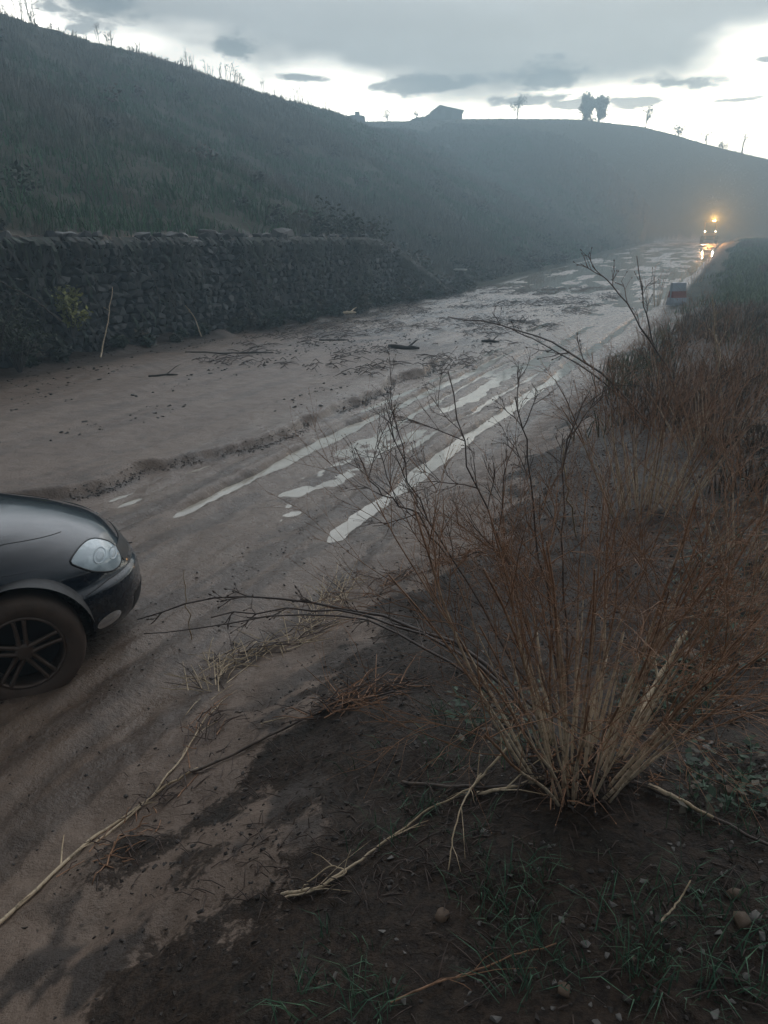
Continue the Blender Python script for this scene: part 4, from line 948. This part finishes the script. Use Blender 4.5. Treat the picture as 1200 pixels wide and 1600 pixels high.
# ------------------------------------------------------------------ fallen canes and straw, each a thing of its own
def lying(name, label, pix, rad, mat, dz=.012, seed=0, side=4, cat='cane', bumpy=.0012, lift=None, group='fallen canes and straw on the near bank'):
    r = np.random.default_rng(seed); pts = [ground_at(*q) for q in pix]; n = max(10, len(pts) * 5); tq = np.linspace(0, len(pts) - 1, n)
    P = np.array([list(q) for q in pts]); Q = np.stack([np.interp(tq, np.arange(len(P)), P[:, i]) for i in range(3)], -1); Q[1:-1] = (Q[:-2] + 2 * Q[1:-1] + Q[2:]) / 4
    Q[:, 2] = Hxy(Q[:, 0], Q[:, 1]) * .6 + Q[:, 2] * .4 + dz
    if lift is not None: Q[:, 2] += np.interp(np.linspace(0, 1, n), np.linspace(0, 1, len(lift)), lift)
    Q[:, 2] = np.maximum(Q[:, 2], Hxy(Q[:, 0], Q[:, 1]) + rad * .3); Q[1:-1] += r.normal(0, bumpy, (n - 2, 3)); o0 = Q[0].copy(); Q = Q - o0
    g = Geo(); g.tube(Q, np.linspace(rad, rad * .55, n), 6)
    for k in range(side):
        i = r.integers(2, n - 2); d = Q[i + 1] - Q[i]; d /= np.linalg.norm(d); ax = np.array([r.normal(), r.normal(), abs(r.normal()) * .5]); ax /= np.linalg.norm(ax)
        e = Q[i] + (d + ax * .7) * r.uniform(.05, .16); g.tube([Q[i], (Q[i] + e) / 2 + np.array([0, 0, .01]), e], [rad * .45, rad * .35, rad * .2], 4)
    o = obj(name, g.mesh(name), mat); o.location = o0; tag(o, label, cat, group); return o
lying('fallen_cane', 'long pale cane lying from the left edge up the muddy bank', [(-30, 1480), (60, 1395), (150, 1310), (215, 1268), (250, 1240), (310, 1205)], .0085, MAT_STRAW, seed=1)
lying('fallen_cane', 'thin pale cane crossing the long one, rising toward the dry grass heap', [(150, 1320), (240, 1250), (285, 1190), (320, 1130), (348, 1100)], .0055, MAT_STRAW, seed=2)
lying('fallen_cane', 'dark cane continuing up to the brown dead tuft', [(300, 1210), (380, 1175), (460, 1135), (530, 1105), (615, 1085)], .007, MAT_CANE, seed=3)
lying('fallen_cane', 'curved straw cane sloping below the big shrub on the left', [(440, 1405), (500, 1395), (550, 1360), (610, 1315), (660, 1280), (735, 1240)], .005, MAT_STRAW, seed=4)
lying('fallen_cane', 'thin straw stalk leaning beside the big shrub base', [(735, 1242), (770, 1215), (812, 1190)], .0045, MAT_STRAW, seed=5, lift=[0, .03, .10])
lying('fallen_cane', 'dark forked stick lying left of the big shrub base', [(628, 1228), (690, 1235), (745, 1240), (800, 1238), (858, 1226)], .006, MAT_CANE, seed=6)
lying('fallen_cane', 'short orange brown cane at the left foot of the big shrub', [(745, 1245), (790, 1240), (852, 1228)], .006, MAT_STRAW, seed=7)
lying('fallen_cane', 'dark cane with an orange stretch lying right of the big shrub', [(960, 1215), (1010, 1238), (1060, 1262), (1120, 1292), (1210, 1335)], .0075, MAT_CANE, seed=8, side=1)
lying('fallen_cane', 'bare orange length of split cane resting on the dark cane at right', [(1012, 1238), (1060, 1262), (1112, 1288)], .0078, MAT_STRAW, .018, seed=9, side=0)
lying('fallen_cane', 'reddish twig lying in the grass at the bottom', [(610, 1580), (680, 1545), (740, 1530), (800, 1505), (868, 1488)], .003, MAT_TWIG, seed=10)
lying('fallen_cane', 'thin bowed stalk hanging down below the short orange cane', [(750, 1240), (725, 1280), (708, 1320), (700, 1370)], .003, MAT_STRAW, seed=11, lift=[.05, .06, .03, 0])
lying('fallen_cane', 'faint straw arc below the curved straw cane', [(445, 1408), (490, 1400), (545, 1372), (520, 1362), (480, 1390)], .003, MAT_STRAW, seed=12)
lying('fallen_cane', 'thick gnarled stick standing out low at the right foot of the big shrub', [(985, 1150), (1020, 1110), (1060, 1075)], .011, MAT_STRAW, seed=13, side=2, lift=[.0, .10, .22])
lying('fallen_cane', 'short pale straw lying alone on the mud left of the brown dead tuft', [(408, 1136), (430, 1132), (452, 1128)], .003, MAT_STRAW, seed=14, side=0)
lying('fallen_cane', 'short twig in the bottom right grass pointing up and right', [(1030, 1455), (1050, 1435), (1072, 1415)], .003, MAT_STRAW, seed=15, side=0, lift=[0, .02, .05])
lying('fallen_branch', 'long arching dark cane leaning in from the bank above the road', [(965, 605), (900, 560)], .004, MAT_CANE, seed=16, side=0)

def arch_cane(label, pts, rad, mat, seed, tw=6, tl=.3, cat='cane'):
    p0 = ground_at(*pts[0]); o = empty('arching_cane', p0); tag(o, label, cat, 'standing canes on the near bank')
    branch(o, [p0] + [at(*q) for q in pts[1:]], rad, seed, tw, tl, 1, mat, 'stalk'); return o
arch_cane('long dark cane arching left above the puddles', [(1010, 660), (960, 600, 5.6), (880, 540, 6.2), (790, 508, 6.8), (700, 495, 7.4)], .011, MAT_CANE, 201, 3, .2)
arch_cane('second dark cane arching just under the longest one', [(1015, 670), (955, 605, 5.4), (870, 548, 6.0), (800, 515, 6.4)], .009, MAT_CANE, 202, 3, .2)
arch_cane('dark bare stalk slanting across the flooded road', [(1060, 610), (1010, 520, 7.0), (960, 450, 7.4), (925, 415, 7.6)], .010, MAT_TWIGD, 203, 5, .22)
arch_cane('thin bare stalk rising beside the slanting one', [(1040, 600), (1010, 500, 7.0), (995, 400, 7.2)], .008, MAT_TWIGD, 204, 4, .2)
arch_cane('single tall pale stalk standing in the big shrub', [(900, 840), (885, 760, 3.4), (878, 690, 3.4)], .006, MAT_STRAW, 205, 0)
arch_cane('tall pale stalk at upper right near the right edge', [(1130, 640), (1120, 560, 7.0), (1113, 465, 7.1)], .010, MAT_STRAW, 206, 2, .2)
arch_cane('thin whitish stem curving up beside the car bumper', [(300, 1000), (290, 940, 4.0), (288, 890, 4.0)], .004, MAT_STRAW, 207, 0)

def straw_heap(label, u0, pix, n, ln, mat, seed, hl=.06, cat='dead grass', dark=.5):
    r = np.random.default_rng(seed); p0 = ground_at(*u0); o = empty('dead_grass_heap', p0); tag(o, label, cat, 'heaps of dead grass on the near bank'); g = Geo(); g2 = Geo()
    P = [ground_at(*q) for q in pix]
    for k in range(n):
        f = r.uniform(0, len(P) - 1.001); i = int(f); b = P[i].lerp(P[i + 1], f - i) + Vector((r.normal(0, .05), r.normal(0, .05), 0)); dr = (P[i + 1] - P[i]).normalized()
        a = math.atan2(dr.y, dr.x) + r.normal(0, .85) + (math.pi if r.random() < .2 else 0); L_ = ln * r.uniform(.35, 1.1); el = abs(r.normal(0, .45))
        pts = []
        for q in (0, .35, .7, 1): 
            x = b.x + math.cos(a) * math.cos(el) * L_ * q; y = b.y + math.sin(a) * math.cos(el) * L_ * q; pts.append((x - p0.x, y - p0.y, max(gz(x, y) + .004, b.z + math.sin(el) * L_ * q * (1.25 - .6 * q) + r.uniform(0, hl) * .4) - p0.z))
        (g if r.random() > dark else g2).tube(pts, [.0032, .0029, .0024, .0014], 4)
    a_ = obj('straw', g.mesh('straw'), mat, o); a_['kind'] = 'stuff'
    if g2.n: a_ = obj('rotten_straw', g2.mesh('rotten_straw'), MAT_TWIGD, o); a_['kind'] = 'stuff'
    return o
straw_heap('pale dead grass heap bent along a mud ridge right of the car', (400, 1030), [(325, 1095), (335, 1045), (390, 1025), (470, 1000), (500, 960), (545, 910)], 230, .26, MAT_STRAW, 301, dark=.35)
straw_heap('brown dead tuft lying on dark soil in mid foreground', (560, 1110), [(490, 1125), (540, 1105), (620, 1080)], 110, .22, MAT_TWIG, 302)
straw_heap('dark rotten tuft beside the pale cane at lower left', (250, 1250), [(190, 1310), (250, 1255), (330, 1190)], 34, .13, MAT_TWIG, 303, dark=.7)
straw_heap('dark upright weed tuft at the lower end of the pale heap', (325, 1150), [(300, 1180), (320, 1140), (345, 1115)], 40, .15, MAT_TWIG, 304, dark=.7)
straw_heap('mossy brown tuft under the long pale cane', (160, 1350), [(120, 1365), (200, 1325)], 26, .11, MAT_TWIG, 305, dark=.6)
straw_heap('dead weeds along the mud edge left of the big shrub', (600, 930), [(560, 940), (620, 905), (700, 880), (740, 870)], 90, .22, MAT_TWIG, 306, dark=.6)

straw_heap('matted dead litter round the foot of the largest shrub', (905, 1195), [(840, 1190), (880, 1215), (930, 1220), (975, 1195), (920, 1180)], 150, .12, MAT_TWIG, 307, dark=.75)

# ------------------------------------------------------------------ stones on the bank
def lone_stone(label, u, v, size, k, mi, flat=(1, .8, .6)):
    me = hull_stone('field_stone', 900 + k, 34, flat, .05); me.materials.append(MAT_ROCK[mi]); o = bpy.data.objects.new('field_stone', me); COL.objects.link(o)
    p = ground_at(u, v); o.location = p + Vector((0, 0, size * .04)); o.scale = (size * .8,) * 3; o.rotation_euler = (random.uniform(-.2, .2), random.uniform(-.2, .2), random.uniform(0, 6)); me.polygons.foreach_set('use_smooth', [True] * len(me.polygons)); tag(o, label, 'stone', 'stones lying on the near bank')
for k, (u, v, sz, mi, lab) in enumerate([(690, 1440, .045, 0, 'small orange brown stone at the bottom, left of the green grass'), (758, 1308, .035, 2, 'small pale stone below the orange cane end'), (1115, 886, .075, 0, 'orange brown block of stone on the bank at right'),
        (1076, 1035, .12, 0, 'tall pale buff stone right of the big shrub'), (1140, 1240, .045, 0, 'flat tan stone right of the dark cane'), (1146, 1398, .04, 0, 'round tan stone above the bottom right grass'), (1158, 1448, .05, 0, 'reddish stone near the bottom right corner'),
        (1178, 1436, .045, 2, 'whitish stone beside the reddish one at bottom right'), (880, 1558, .04, 0, 'tan stone at the very bottom in the grass'), (1138, 720, .07, 2, 'small white stone on the green bank at upper right'), (1025, 800, .10, 2, 'pale flat stone glimpsed between the brown shrubs'),
        (1104, 1172, .04, 2, 'pale flat pebble, largest of the pebble patch'), (1095, 1158, .03, 2, 'pebble just above the largest of the pebble patch'), (1030, 1150, .035, 0, 'tan pebble beside the gnarled stick'), (508, 1372, .016, 0, 'tiny pinkish pebble on the dark soil'), (1185, 630, .09, 1, 'grey stone on the bank at the right edge')]):
    lone_stone(lab, u, v, sz, k, mi)

def scatter_px(n, boxes):
    out = []
    for (u0, v0, u1, v1, w) in boxes:
        m_ = int(n * w)
        for _ in range(m_): out.append(ground_at(random.uniform(u0, u1), random.uniform(v0, v1)))
    return np.array([list(p) for p in out])
def lumps(P, size, flat, seed, protos=6):
    r = np.random.default_rng(seed); Vs, Fs, n = [], [], 0; ms = [hull_stone('tmp', 3000 + seed * 10 + k, 10, flat) for k in range(protos)]; dat = []
    for me in ms:
        co = np.empty(len(me.vertices) * 3); me.vertices.foreach_get('co', co); dat.append((co.reshape(-1, 3), np.array([p.vertices[:] for p in me.polygons]))); bpy.data.meshes.remove(me)
    for p in P:
        V, F = dat[r.integers(protos)]; a = r.uniform(0, 6.28); sc = size * min(np.exp(r.normal(0, .5)), 2.0); c, s_ = math.cos(a), math.sin(a); M_ = np.array([[c, -s_, 0], [s_, c, 0], [0, 0, 1]])
        Vs.append((V * sc) @ M_.T + p + np.array([0, 0, sc * .1])); Fs.append(F + n); n += len(V)
    return np.concatenate(Vs), np.concatenate(Fs)
def litter():
    # pebbles on the dark soil
    P = scatter_px(1, [(960, 1080, 1200, 1260, 110), (700, 1260, 1200, 1600, 90), (1000, 600, 1200, 1080, 120), (640, 1000, 860, 1250, 40), (500, 1300, 760, 1590, 25)])
    V, F = lumps(P, .011, (1, .8, .55), 1); o = obj('gravel', mesh('gravel', V, F, False), MAT_ROCK[2]); tag(o, 'scattered small pebbles on the dark soil', 'gravel', None, 'stuff')
    # dark clods on the mud
    k = 900; s = rng.uniform(1.2, 6, k); t = rng.uniform(-3.4, -.9, k); P1 = np.stack([*xy(s, t), Hg(s, t)], -1)
    k = 6500; s = 6 + 32 * rng.random(k) ** .8; t = rng.uniform(-11.6, -4.9, k); f = fbm(s * .5, t * 1.1, 401, 3) + .35 * sm((s - 12) / 5) * (1 - sm((s - 28) / 8)) > .22; s, t = s[f], t[f]; P2 = np.stack([*xy(s, t), Hg(s, t)], -1)
    k = 2600; s = rng.uniform(5.2, 15, k); ts = -5.12 - .65 * sm((8.0 - s) / 2.2) + .22 * vnoise(s * .9, 3.3, 21) + .07 * vnoise(s * 3.7, 1.3, 22); t = ts + rng.normal(.02, .035, k) - .1 * (rng.random(k) < .3) * rng.random(k); f = fbm(s * 1.2, s * 0, 403, 3) > -.5; s, t = s[f], t[f]; P3 = np.stack([*xy(s, t), Hg(s, t)], -1)
    k = 7000; s = rng.uniform(.7, 7, k); t = rng.uniform(-2.0, .9, k); f = (t + 1.55 + .75 * fbm(s * .8, t * .8, 201, 4) + rng.normal(0, .15, k)) > 0; s, t = s[f], t[f]; P4 = np.stack([*xy(s, t), Hg(s, t)], -1); P1 = np.concatenate([P1, P4])
    V1, F1 = lumps(P1, .011, (1, .75, .55), 2); V2, F2 = lumps(P2, .04, (1, .6, .4), 3); V3, F3 = lumps(P3, .014, (1, .7, .35), 4); F2 = np.concatenate([F2, F3 + len(V2)]); V2 = np.concatenate([V2, V3])
    o = obj('mud_clods', mesh('mud_clods', np.concatenate([V1, V2]), np.concatenate([F1, F2 + len(V1)]), False), MAT_CLOD); tag(o, 'dark clods of earth scattered over the mud', 'clods', None, 'stuff')
    # washed-up stalks and leaf litter in the debris field
    g = Geo(); k = 3600; s = rng.uniform(12, 40, k); t = rng.uniform(-11.8, -4.6, k); f = fbm(s * .4, t * 1.0, 405, 3) > .02; s, t = s[f], t[f]; z = Hg(s, t)
    for a, b, c in zip(s, t, z):
        x, y = xy(a, b); an = random.uniform(0, 6.28) if random.random() < .4 else -.2 + random.gauss(0, .5); L_ = random.uniform(.06, .42); dx, dy = math.cos(an) * L_, math.sin(an) * L_
        zz = max(gz(x + dx, y + dy), c - .02); g.tube([(x, y, c + .01), (x + dx * .5, y + dy * .5, (c + zz) / 2 + .03 + random.uniform(0, .05)), (x + dx, y + dy, zz + .012)], [.010, .009, .005], 3)
    o = obj('flood_debris', g.mesh('flood_debris'), MAT_TWIGD); tag(o, 'dark stalks and plant debris washed across the road', 'debris', None, 'stuff')
    # small dark leaf litter and rotten stems on the near bank
    g = Geo(); P = scatter_px(1, [(380, 1080, 760, 1420, 420), (560, 880, 780, 1000, 130), (200, 1200, 420, 1420, 90), (640, 1200, 1200, 1590, 230), (950, 650, 1200, 1180, 380)])
    for p in P:
        a = random.uniform(0, 6.28); L_ = random.uniform(.015, .09); e = p + np.array([math.cos(a) * L_, math.sin(a) * L_, random.uniform(0, .03)]); e[2] = max(e[2], gz(e[0], e[1]))
        g.tube([p + np.array([0, 0, .002]), (p + e) / 2 + np.array([0, 0, random.uniform(.002, .014)]), e], [.0018, .002, .001], 3)
    o = obj('stem_litter', g.mesh('stem_litter'), MAT_TWIGD); tag(o, 'rotten bits of stem littering the dark soil', 'litter', None, 'stuff')
litter()
def lying_log(label, s, t, L_, rad, az, seed, name='driftwood', mat=None):
    r = np.random.default_rng(seed); p = on_ground(s, t); g = Geo(); a = az; pts = []
    for q in np.linspace(-.5, .5, 6):
        x, y = p.x + math.cos(a) * L_ * q, p.y + math.sin(a) * L_ * q; pts.append((x - p.x, y - p.y, max(gz(x, y), p.z - .02) - p.z + rad * .7 + r.normal(0, rad * .15)))
    g.tube(pts, rad * np.array([.9, 1.05, 1, .9, .8, .45]), 7); e = np.array(pts[4]); g.tube([np.array(pts[3]), e + np.array([.05, .1, .12]), e + np.array([.12, .22, .15])], [rad * .5, rad * .35, rad * .15], 5)
    o = obj(name, g.mesh(name), mat or MAT_BARK); o.location = p; tag(o, label, 'driftwood', 'driftwood on the muddy road'); return o
lying_log('dark driftwood log with a pale end in the middle of the mud', 15.9, -6.6, .7, .05, -.25, 1)
lying_log('long thin stick lying on the mud in front of the wall', 13.3, -9.4, 1.8, .022, .05, 2, mat=MAT_CANE)
lying_log('dark matted branch in the mud between wall and log', 16.4, -8.6, .7, .022, .1, 3)
lying_log('dark driftwood beside the puddles at the end of the ruts', 18.2, -5.3, .45, .035, .3, 4)
lying_log('small dark branch on the mud left, beyond the car', 10.6, -8.9, .5, .018, .1, 5)
lying_log('short dark branch at the mud edge beyond the driftwood', 23.0, -5.9, .5, .03, -.1, 6)
lying_log('pale bit of broken wood by the foot of the wall', 22.6, -11.3, .7, .06, .9, 7, mat=MAT_STRAW)

# boulders and soil heaps on the wall top
for k, (u, Yd, sz, lab) in enumerate([(325, 21.0, .55, 'pale slab on top of the wall, leftmost of three boulders'), (353, 21.6, .62, 'dark rounded boulder on the wall, middle of three'), (440, 23.5, .85, 'long dark boulder on the wall, rightmost of three')]):
    a = (u - 600) / 1200 / (cP + sP * .35); s_ = np.linspace(10, 40, 400); x_, y_ = xy(s_, np.full(400, -12.75)); i = int(np.argmin(abs(x_ / y_ - a))); p = Vector((x_[i], y_[i], gz(x_[i], y_[i])))
    me = hull_stone('boulder', 950 + k, 18, (1, .7, .45)); me.materials.append(MAT_CLOD); o = bpy.data.objects.new('boulder', me); COL.objects.link(o); o.location = p + Vector((0, 0, sz * .12)); o.scale = (sz,) * 3; o.rotation_euler = (.1, .05, .3 + k * 2.1); tag(o, lab, 'boulder', 'boulders on the wall top')

# ------------------------------------------------------------------ green plants
def near_green():
    P = scatter_px(1, [(720, 1330, 900, 1560, 46), (940, 1380, 1200, 1590, 64), (450, 1450, 600, 1600, 16), (400, 1560, 640, 1600, 8), (960, 1030, 1100, 1130, 40), (680, 1100, 860, 1200, 40), (640, 1150, 760, 1330, 16), (1060, 1180, 1200, 1380, 30), (540, 1150, 700, 1350, 14), (1080, 620, 1200, 1000, 90)])
    V, F, C, n = [], [], [], 0
    for p in P:
        k = random.randint(3, 8); Q = p[None] + np.concatenate([rng.normal(0, .022, (k, 2)), np.zeros((k, 1))], 1) - np.array([0, 0, .008])
        c = np.array([.06, .125, .075])[None] * rng.uniform(.6, 1.5, (k, 1)) + np.array([.02, .012, 0])[None] * (rng.random((k, 1)) < .2)
        v, f, cc = blades(Q, rng.uniform(.03, .11, k), rng.uniform(.002, .0042, k), rng.uniform(.3, 1.5, k), c); V.append(v); F.append(f + n); C.append(cc); n += len(v)
    o = obj('grass', mesh('grass', np.concatenate(V), np.concatenate(F), False, None, np.concatenate(C)), MAT_BLADE); tag(o, 'sparse green grass in the dark soil at lower right', 'grass', None, 'stuff')
    # small leafy ground cover on the right
    P = scatter_px(1, [(1040, 620, 1200, 1060, 900), (960, 1040, 1120, 1130, 260), (1060, 1170, 1200, 1280, 140), (700, 1080, 850, 1180, 120)])
    n = len(P); a = rng.uniform(0, 6.28, n); l = rng.uniform(.006, .022, n); up = rng.uniform(.0, .05, n); d = np.stack([np.cos(a), np.sin(a), rng.uniform(-.3, .5, n)], -1); q = np.stack([-np.sin(a), np.cos(a), rng.uniform(-.4, .4, n)], -1)
    B = P + np.array([0, 0, 1]) * (up + .006)[:, None]; V = np.stack([B - d * l[:, None], B + q * l[:, None] * .55, B + d * l[:, None], B - q * l[:, None] * .55], 1).reshape(-1, 3)
    c = np.where(rng.random((n, 1)) < .75, np.array([[.035, .065, .036]]), np.array([[.09, .075, .05]])) * rng.uniform(.6, 1.5, (n, 1))
    o = obj('ground_cover', mesh('ground_cover', V, np.arange(n * 4).reshape(n, 4), False, None, np.repeat(c, 4, 0)), MAT_LEAF); tag(o, 'small leafy weeds covering the bank at right', 'weeds', None, 'stuff')
    # long grass on the bank farther along
    k = 9000; s = 5 + 100 * rng.random(k) ** 1.7; t = rng.uniform(-2.2, 3.5, k); f = (t + 1.4 * fbm(s * .5, t * .8, 421, 3) > -.9 + 1.3 * sm((9 - s) / 4)); s, t = s[f], t[f]; X, Y = xy(s, t); P = np.stack([X, Y, Hg(s, t) - .02], -1); k = len(s)
    gm = (fbm(s * .2, t * .4, 431, 3) + .45 * sm((s - 14) / 12))[:, None]; c = np.where(gm > .05, np.array([[.085, .105, .055]]), np.array([[.105, .075, .052]])) * rng.uniform(.6, 1.4, (k, 1))
    c = c * (1 + .8 * sm((s - 10) / 12))[:, None]  # blades paler farther along: haze put into the grass colour
    V, F, C, n = [], [], [], 0
    for j in range(6):
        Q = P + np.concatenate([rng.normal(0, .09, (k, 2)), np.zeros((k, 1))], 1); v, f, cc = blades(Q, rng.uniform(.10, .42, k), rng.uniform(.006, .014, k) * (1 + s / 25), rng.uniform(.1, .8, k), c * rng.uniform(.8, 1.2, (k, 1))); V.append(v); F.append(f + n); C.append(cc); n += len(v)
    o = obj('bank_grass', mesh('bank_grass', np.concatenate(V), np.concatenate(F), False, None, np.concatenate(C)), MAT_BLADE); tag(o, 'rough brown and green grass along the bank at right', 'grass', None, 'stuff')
    # dry grass hanging over the wall
    k = 4300; s = rng.uniform(5, 38, k); f = fbm(s * .8, s * 0, 441, 3) + rng.normal(0, .3, k) > -.15; s = s[f]; k = len(s); t = rng.uniform(-12.35, -12.05, k) + .22; X, Y = xy(s, t); Z = base(s) + wall_h(s) * np.where(rng.random(k) < .45, 1, rng.uniform(.1, 1, k))
    n_ = np.array([CA, -SA, 0]); V, F, C, n = [], [], [], 0
    P = np.stack([X, Y, Z], -1); L_ = rng.uniform(.2, .9, k); tip = P + n_ * rng.uniform(.05, .22, (k, 1)) + np.array([0, 0, -1]) * (L_ * .9)[:, None] + np.array([SA, CA, 0]) * rng.normal(0, .12, (k, 1)); mid = P + n_ * rng.uniform(.08, .25, (k, 1)) + np.array([0, 0, -1]) * (L_ * .3)[:, None]
    sd = np.array([SA, CA, 0]) * rng.uniform(.014, .042, (k, 1)); V = np.stack([P - sd, P + sd, mid + sd, mid - sd, tip], 1).reshape(-1, 3); i = np.arange(k)[:, None] * 5; F = np.concatenate([i + np.array([0, 1, 2]), i + np.array([0, 2, 3]), i + np.array([3, 2, 4])]); c = np.where(rng.random((k, 1)) < .4, np.array([[.018, .028, .014]]), np.array([[.024, .022, .017]])) * rng.uniform(.5, 1.6, (k, 1))
    o = obj('hanging_grass', mesh('hanging_grass', V, F, False, None, np.repeat(c, 5, 0)), MAT_BLADE); tag(o, 'dark dry grass hanging over the stone wall', 'grass', None, 'stuff')
near_green()
def hillside_scrub():
    V, C, n = [], [], 0; r = np.random.default_rng(77); G = Geo()
    for k in range(250):
        s = 6 + 110 * r.random() ** 1.3; d = 1.2 + 24 * r.random() ** 1.5; 
        if k < 60: s = r.uniform(22, 60); d = r.uniform(.0, 2.2)
        elif k < 105: s = r.uniform(23, 38); d = r.uniform(-.5, .5)
        elif k < 145: s = r.uniform(8, 25); d = r.uniform(-.7, -.25)
        p = np.array(on_ground(s, -12 - d)); w = r.uniform(.35, 1.1) * (1 + s / 120); h = w * r.uniform(.5, 1.1); m_ = 130
        if 105 <= k < 145: w *= .5; h *= .45
        q = r.normal(0, 1, (m_, 3)); q /= np.linalg.norm(q, axis=1)[:, None]; q *= r.uniform(.35, 1.0, (m_, 1)); P = p + q * np.array([w / 2, w / 2, h / 2]) + np.array([0, 0, h * .42])
        a = r.uniform(0, 6.28, m_); e = np.stack([np.cos(a), np.sin(a), r.uniform(-.6, .9, m_)], -1); f = np.cross(e, r.normal(0, 1, (m_, 3))); f /= np.linalg.norm(f, axis=1)[:, None]; l = r.uniform(.05, .14, (m_, 1)) * (1 + s / 100)
        V.append(np.stack([P - e * l * .6, P + f * l * .3, P + e * l * .6, P - f * l * .3], 1).reshape(-1, 3)); tone = np.array([[.03, .045, .022], [.05, .05, .03], [.075, .06, .042], [.025, .03, .018]])[r.integers(4)]
        C.append(np.repeat(tone[None] * r.uniform(.6, 1.4, (m_, 1)), 4, 0))
    V = np.concatenate(V); o = obj('hillside_scrub', mesh('hillside_scrub', V, np.arange(len(V)).reshape(-1, 4), False, None, np.concatenate(C)), MAT_LEAF); tag(o, 'low dark scrub dotted over the left hillside', 'scrub', None, 'stuff')
hillside_scrub()
def leafy_bush(label, p, w, h, n, col, seed, name='leafy_bush', droop=0.0, leaf=.05):
    r = np.random.default_rng(seed); o = empty(name, p); tag(o, label, 'bush', 'bushes at the foot of the wall'); g = Geo(); P = []
    for k in range(16):
        a = r.uniform(0, 6.28); e = np.array([math.cos(a) * w * .5 * r.random() ** .5, math.sin(a) * w * .5 * r.random() ** .5, h * r.uniform(.5, 1)]); m_ = e * .5 + np.array([0, 0, .15 * h]); g.tube([(0, 0, -.05), m_, e], [.012, .009, .004], 4)
        for j in range(n // 16): f = r.uniform(.35, 1.05); q = m_ + (e - m_) * (f * 2 - 1) if f > .5 else m_ * f * 2; P.append(q + r.normal(0, .07, 3) * w)
    obj('stems', g.mesh('stems'), MAT_BARK, o); P = np.array(P); P[:, 2] = np.maximum(P[:, 2], .02); m2 = len(P); a = r.uniform(0, 6.28, m2); d = np.stack([np.cos(a), np.sin(a), r.uniform(-1, .3, m2)], -1); q = np.cross(d, r.normal(0, 1, (m2, 3))); q /= np.linalg.norm(q, axis=1)[:, None]; l = leaf * r.uniform(.5, 1.3, (m2, 1))
    V = np.stack([P - d * l * .6, P + q * l * .35, P + d * l * .6, P - q * l * .35], 1).reshape(-1, 3); obj('leaves', mesh('leaves', V, np.arange(m2 * 4).reshape(-1, 4), False, None, np.repeat(np.array(col)[None] * r.uniform(.5, 1.5, (m2, 1)), 4, 0)), MAT_LEAF, o)
def wall_pt(u, dz, off=.4, v=500):
    a = (u - 600) / 1200 / (cP + sP * (800 - v) / 1200); s_ = np.linspace(4, 40, 800); x_, y_ = xy(s_, np.full(800, -12.0 + off)); i = int(np.argmin(abs(x_ / y_ - a))); return Vector((x_[i], y_[i], gz(x_[i], y_[i]) + dz))
leafy_bush('yellow green bush growing out of the wall at left', wall_pt(112, .25, .3), .8, 1.1, 700, (.20, .20, .05), 1, leaf=.075)
leafy_bush('dark green bush at the far left foot of the wall', wall_pt(20, 0, .7), 1.5, 1.2, 1100, (.04, .05, .022), 2)
leafy_bush('low dark weeds at the foot of the wall in the left corner', wall_pt(-25, 0, 1.0), 1.6, 1.5, 1000, (.03, .036, .02), 3)
def lean_stalk(label, u0, dz0, u1, dz1, rad, mat, seed, o0=.75, o1=.25):
    a, b = wall_pt(u0, dz0, o0), wall_pt(u1, dz1, o1); o = empty('leaning_stalk', a); tag(o, label, 'stalk', 'stalks leaning on the wall'); branch(o, [a, a.lerp(b, .5) + Vector((.05, 0, .06)), b], rad, seed, 1, .12, 0, mat, 'stalk')
lean_stalk('pale dry stalk leaning against the wall beside the yellow green bush', 150, 0, 182, 1.15, .016, MAT_STRAW, 1)
lean_stalk('short dry stalk leaning on the wall right of the pale one', 312, .05, 292, .7, .016, MAT_STRAW, 2)
lean_stalk('thin dry stalk hanging down the middle of the wall', 252, .8, 238, 1.6, .012, MAT_CANE, 3, .3, .3)
lean_stalk('long dark branch sticking out of the wall above the yellow green bush', 95, .75, 5, 1.5, .022, MAT_CANE, 4, .6, .4)

# ------------------------------------------------------------------ haze
def haze():
    bpy.context.view_layer.update(); tops = [max((o.matrix_world @ Vector(c)).z for c in o.bound_box) for o in COL.objects if o.type == 'MESH']
    g = Geo(); x0, x1, y0, y1, z0, z1 = -420, 520, -330, 560, float(ZG.min()) - 1.0, max(tops) + .6
    box_geo(g, ((x0 + x1) / 2, (y0 + y1) / 2, (z0 + z1) / 2), (x1 - x0, y1 - y0, z1 - z0))
    M = Mat('haze_air'); N = M.N; N.remove(M.b)
    v = N.new('ShaderNodeVolumePrincipled'); v.inputs['Color'].default_value = (.62, .86, 1.0, 1); v.inputs['Density'].default_value = .0074; v.inputs['Anisotropy'].default_value = .52
    out = [n for n in N if n.type == 'OUTPUT_MATERIAL'][0]; M.L.new(v.outputs[0], out.inputs['Volume'])
    o = obj('haze', g.mesh('haze', False), M.m); tag(o, 'thin grey rain haze filling the valley', 'haze', None, 'stuff')
haze()
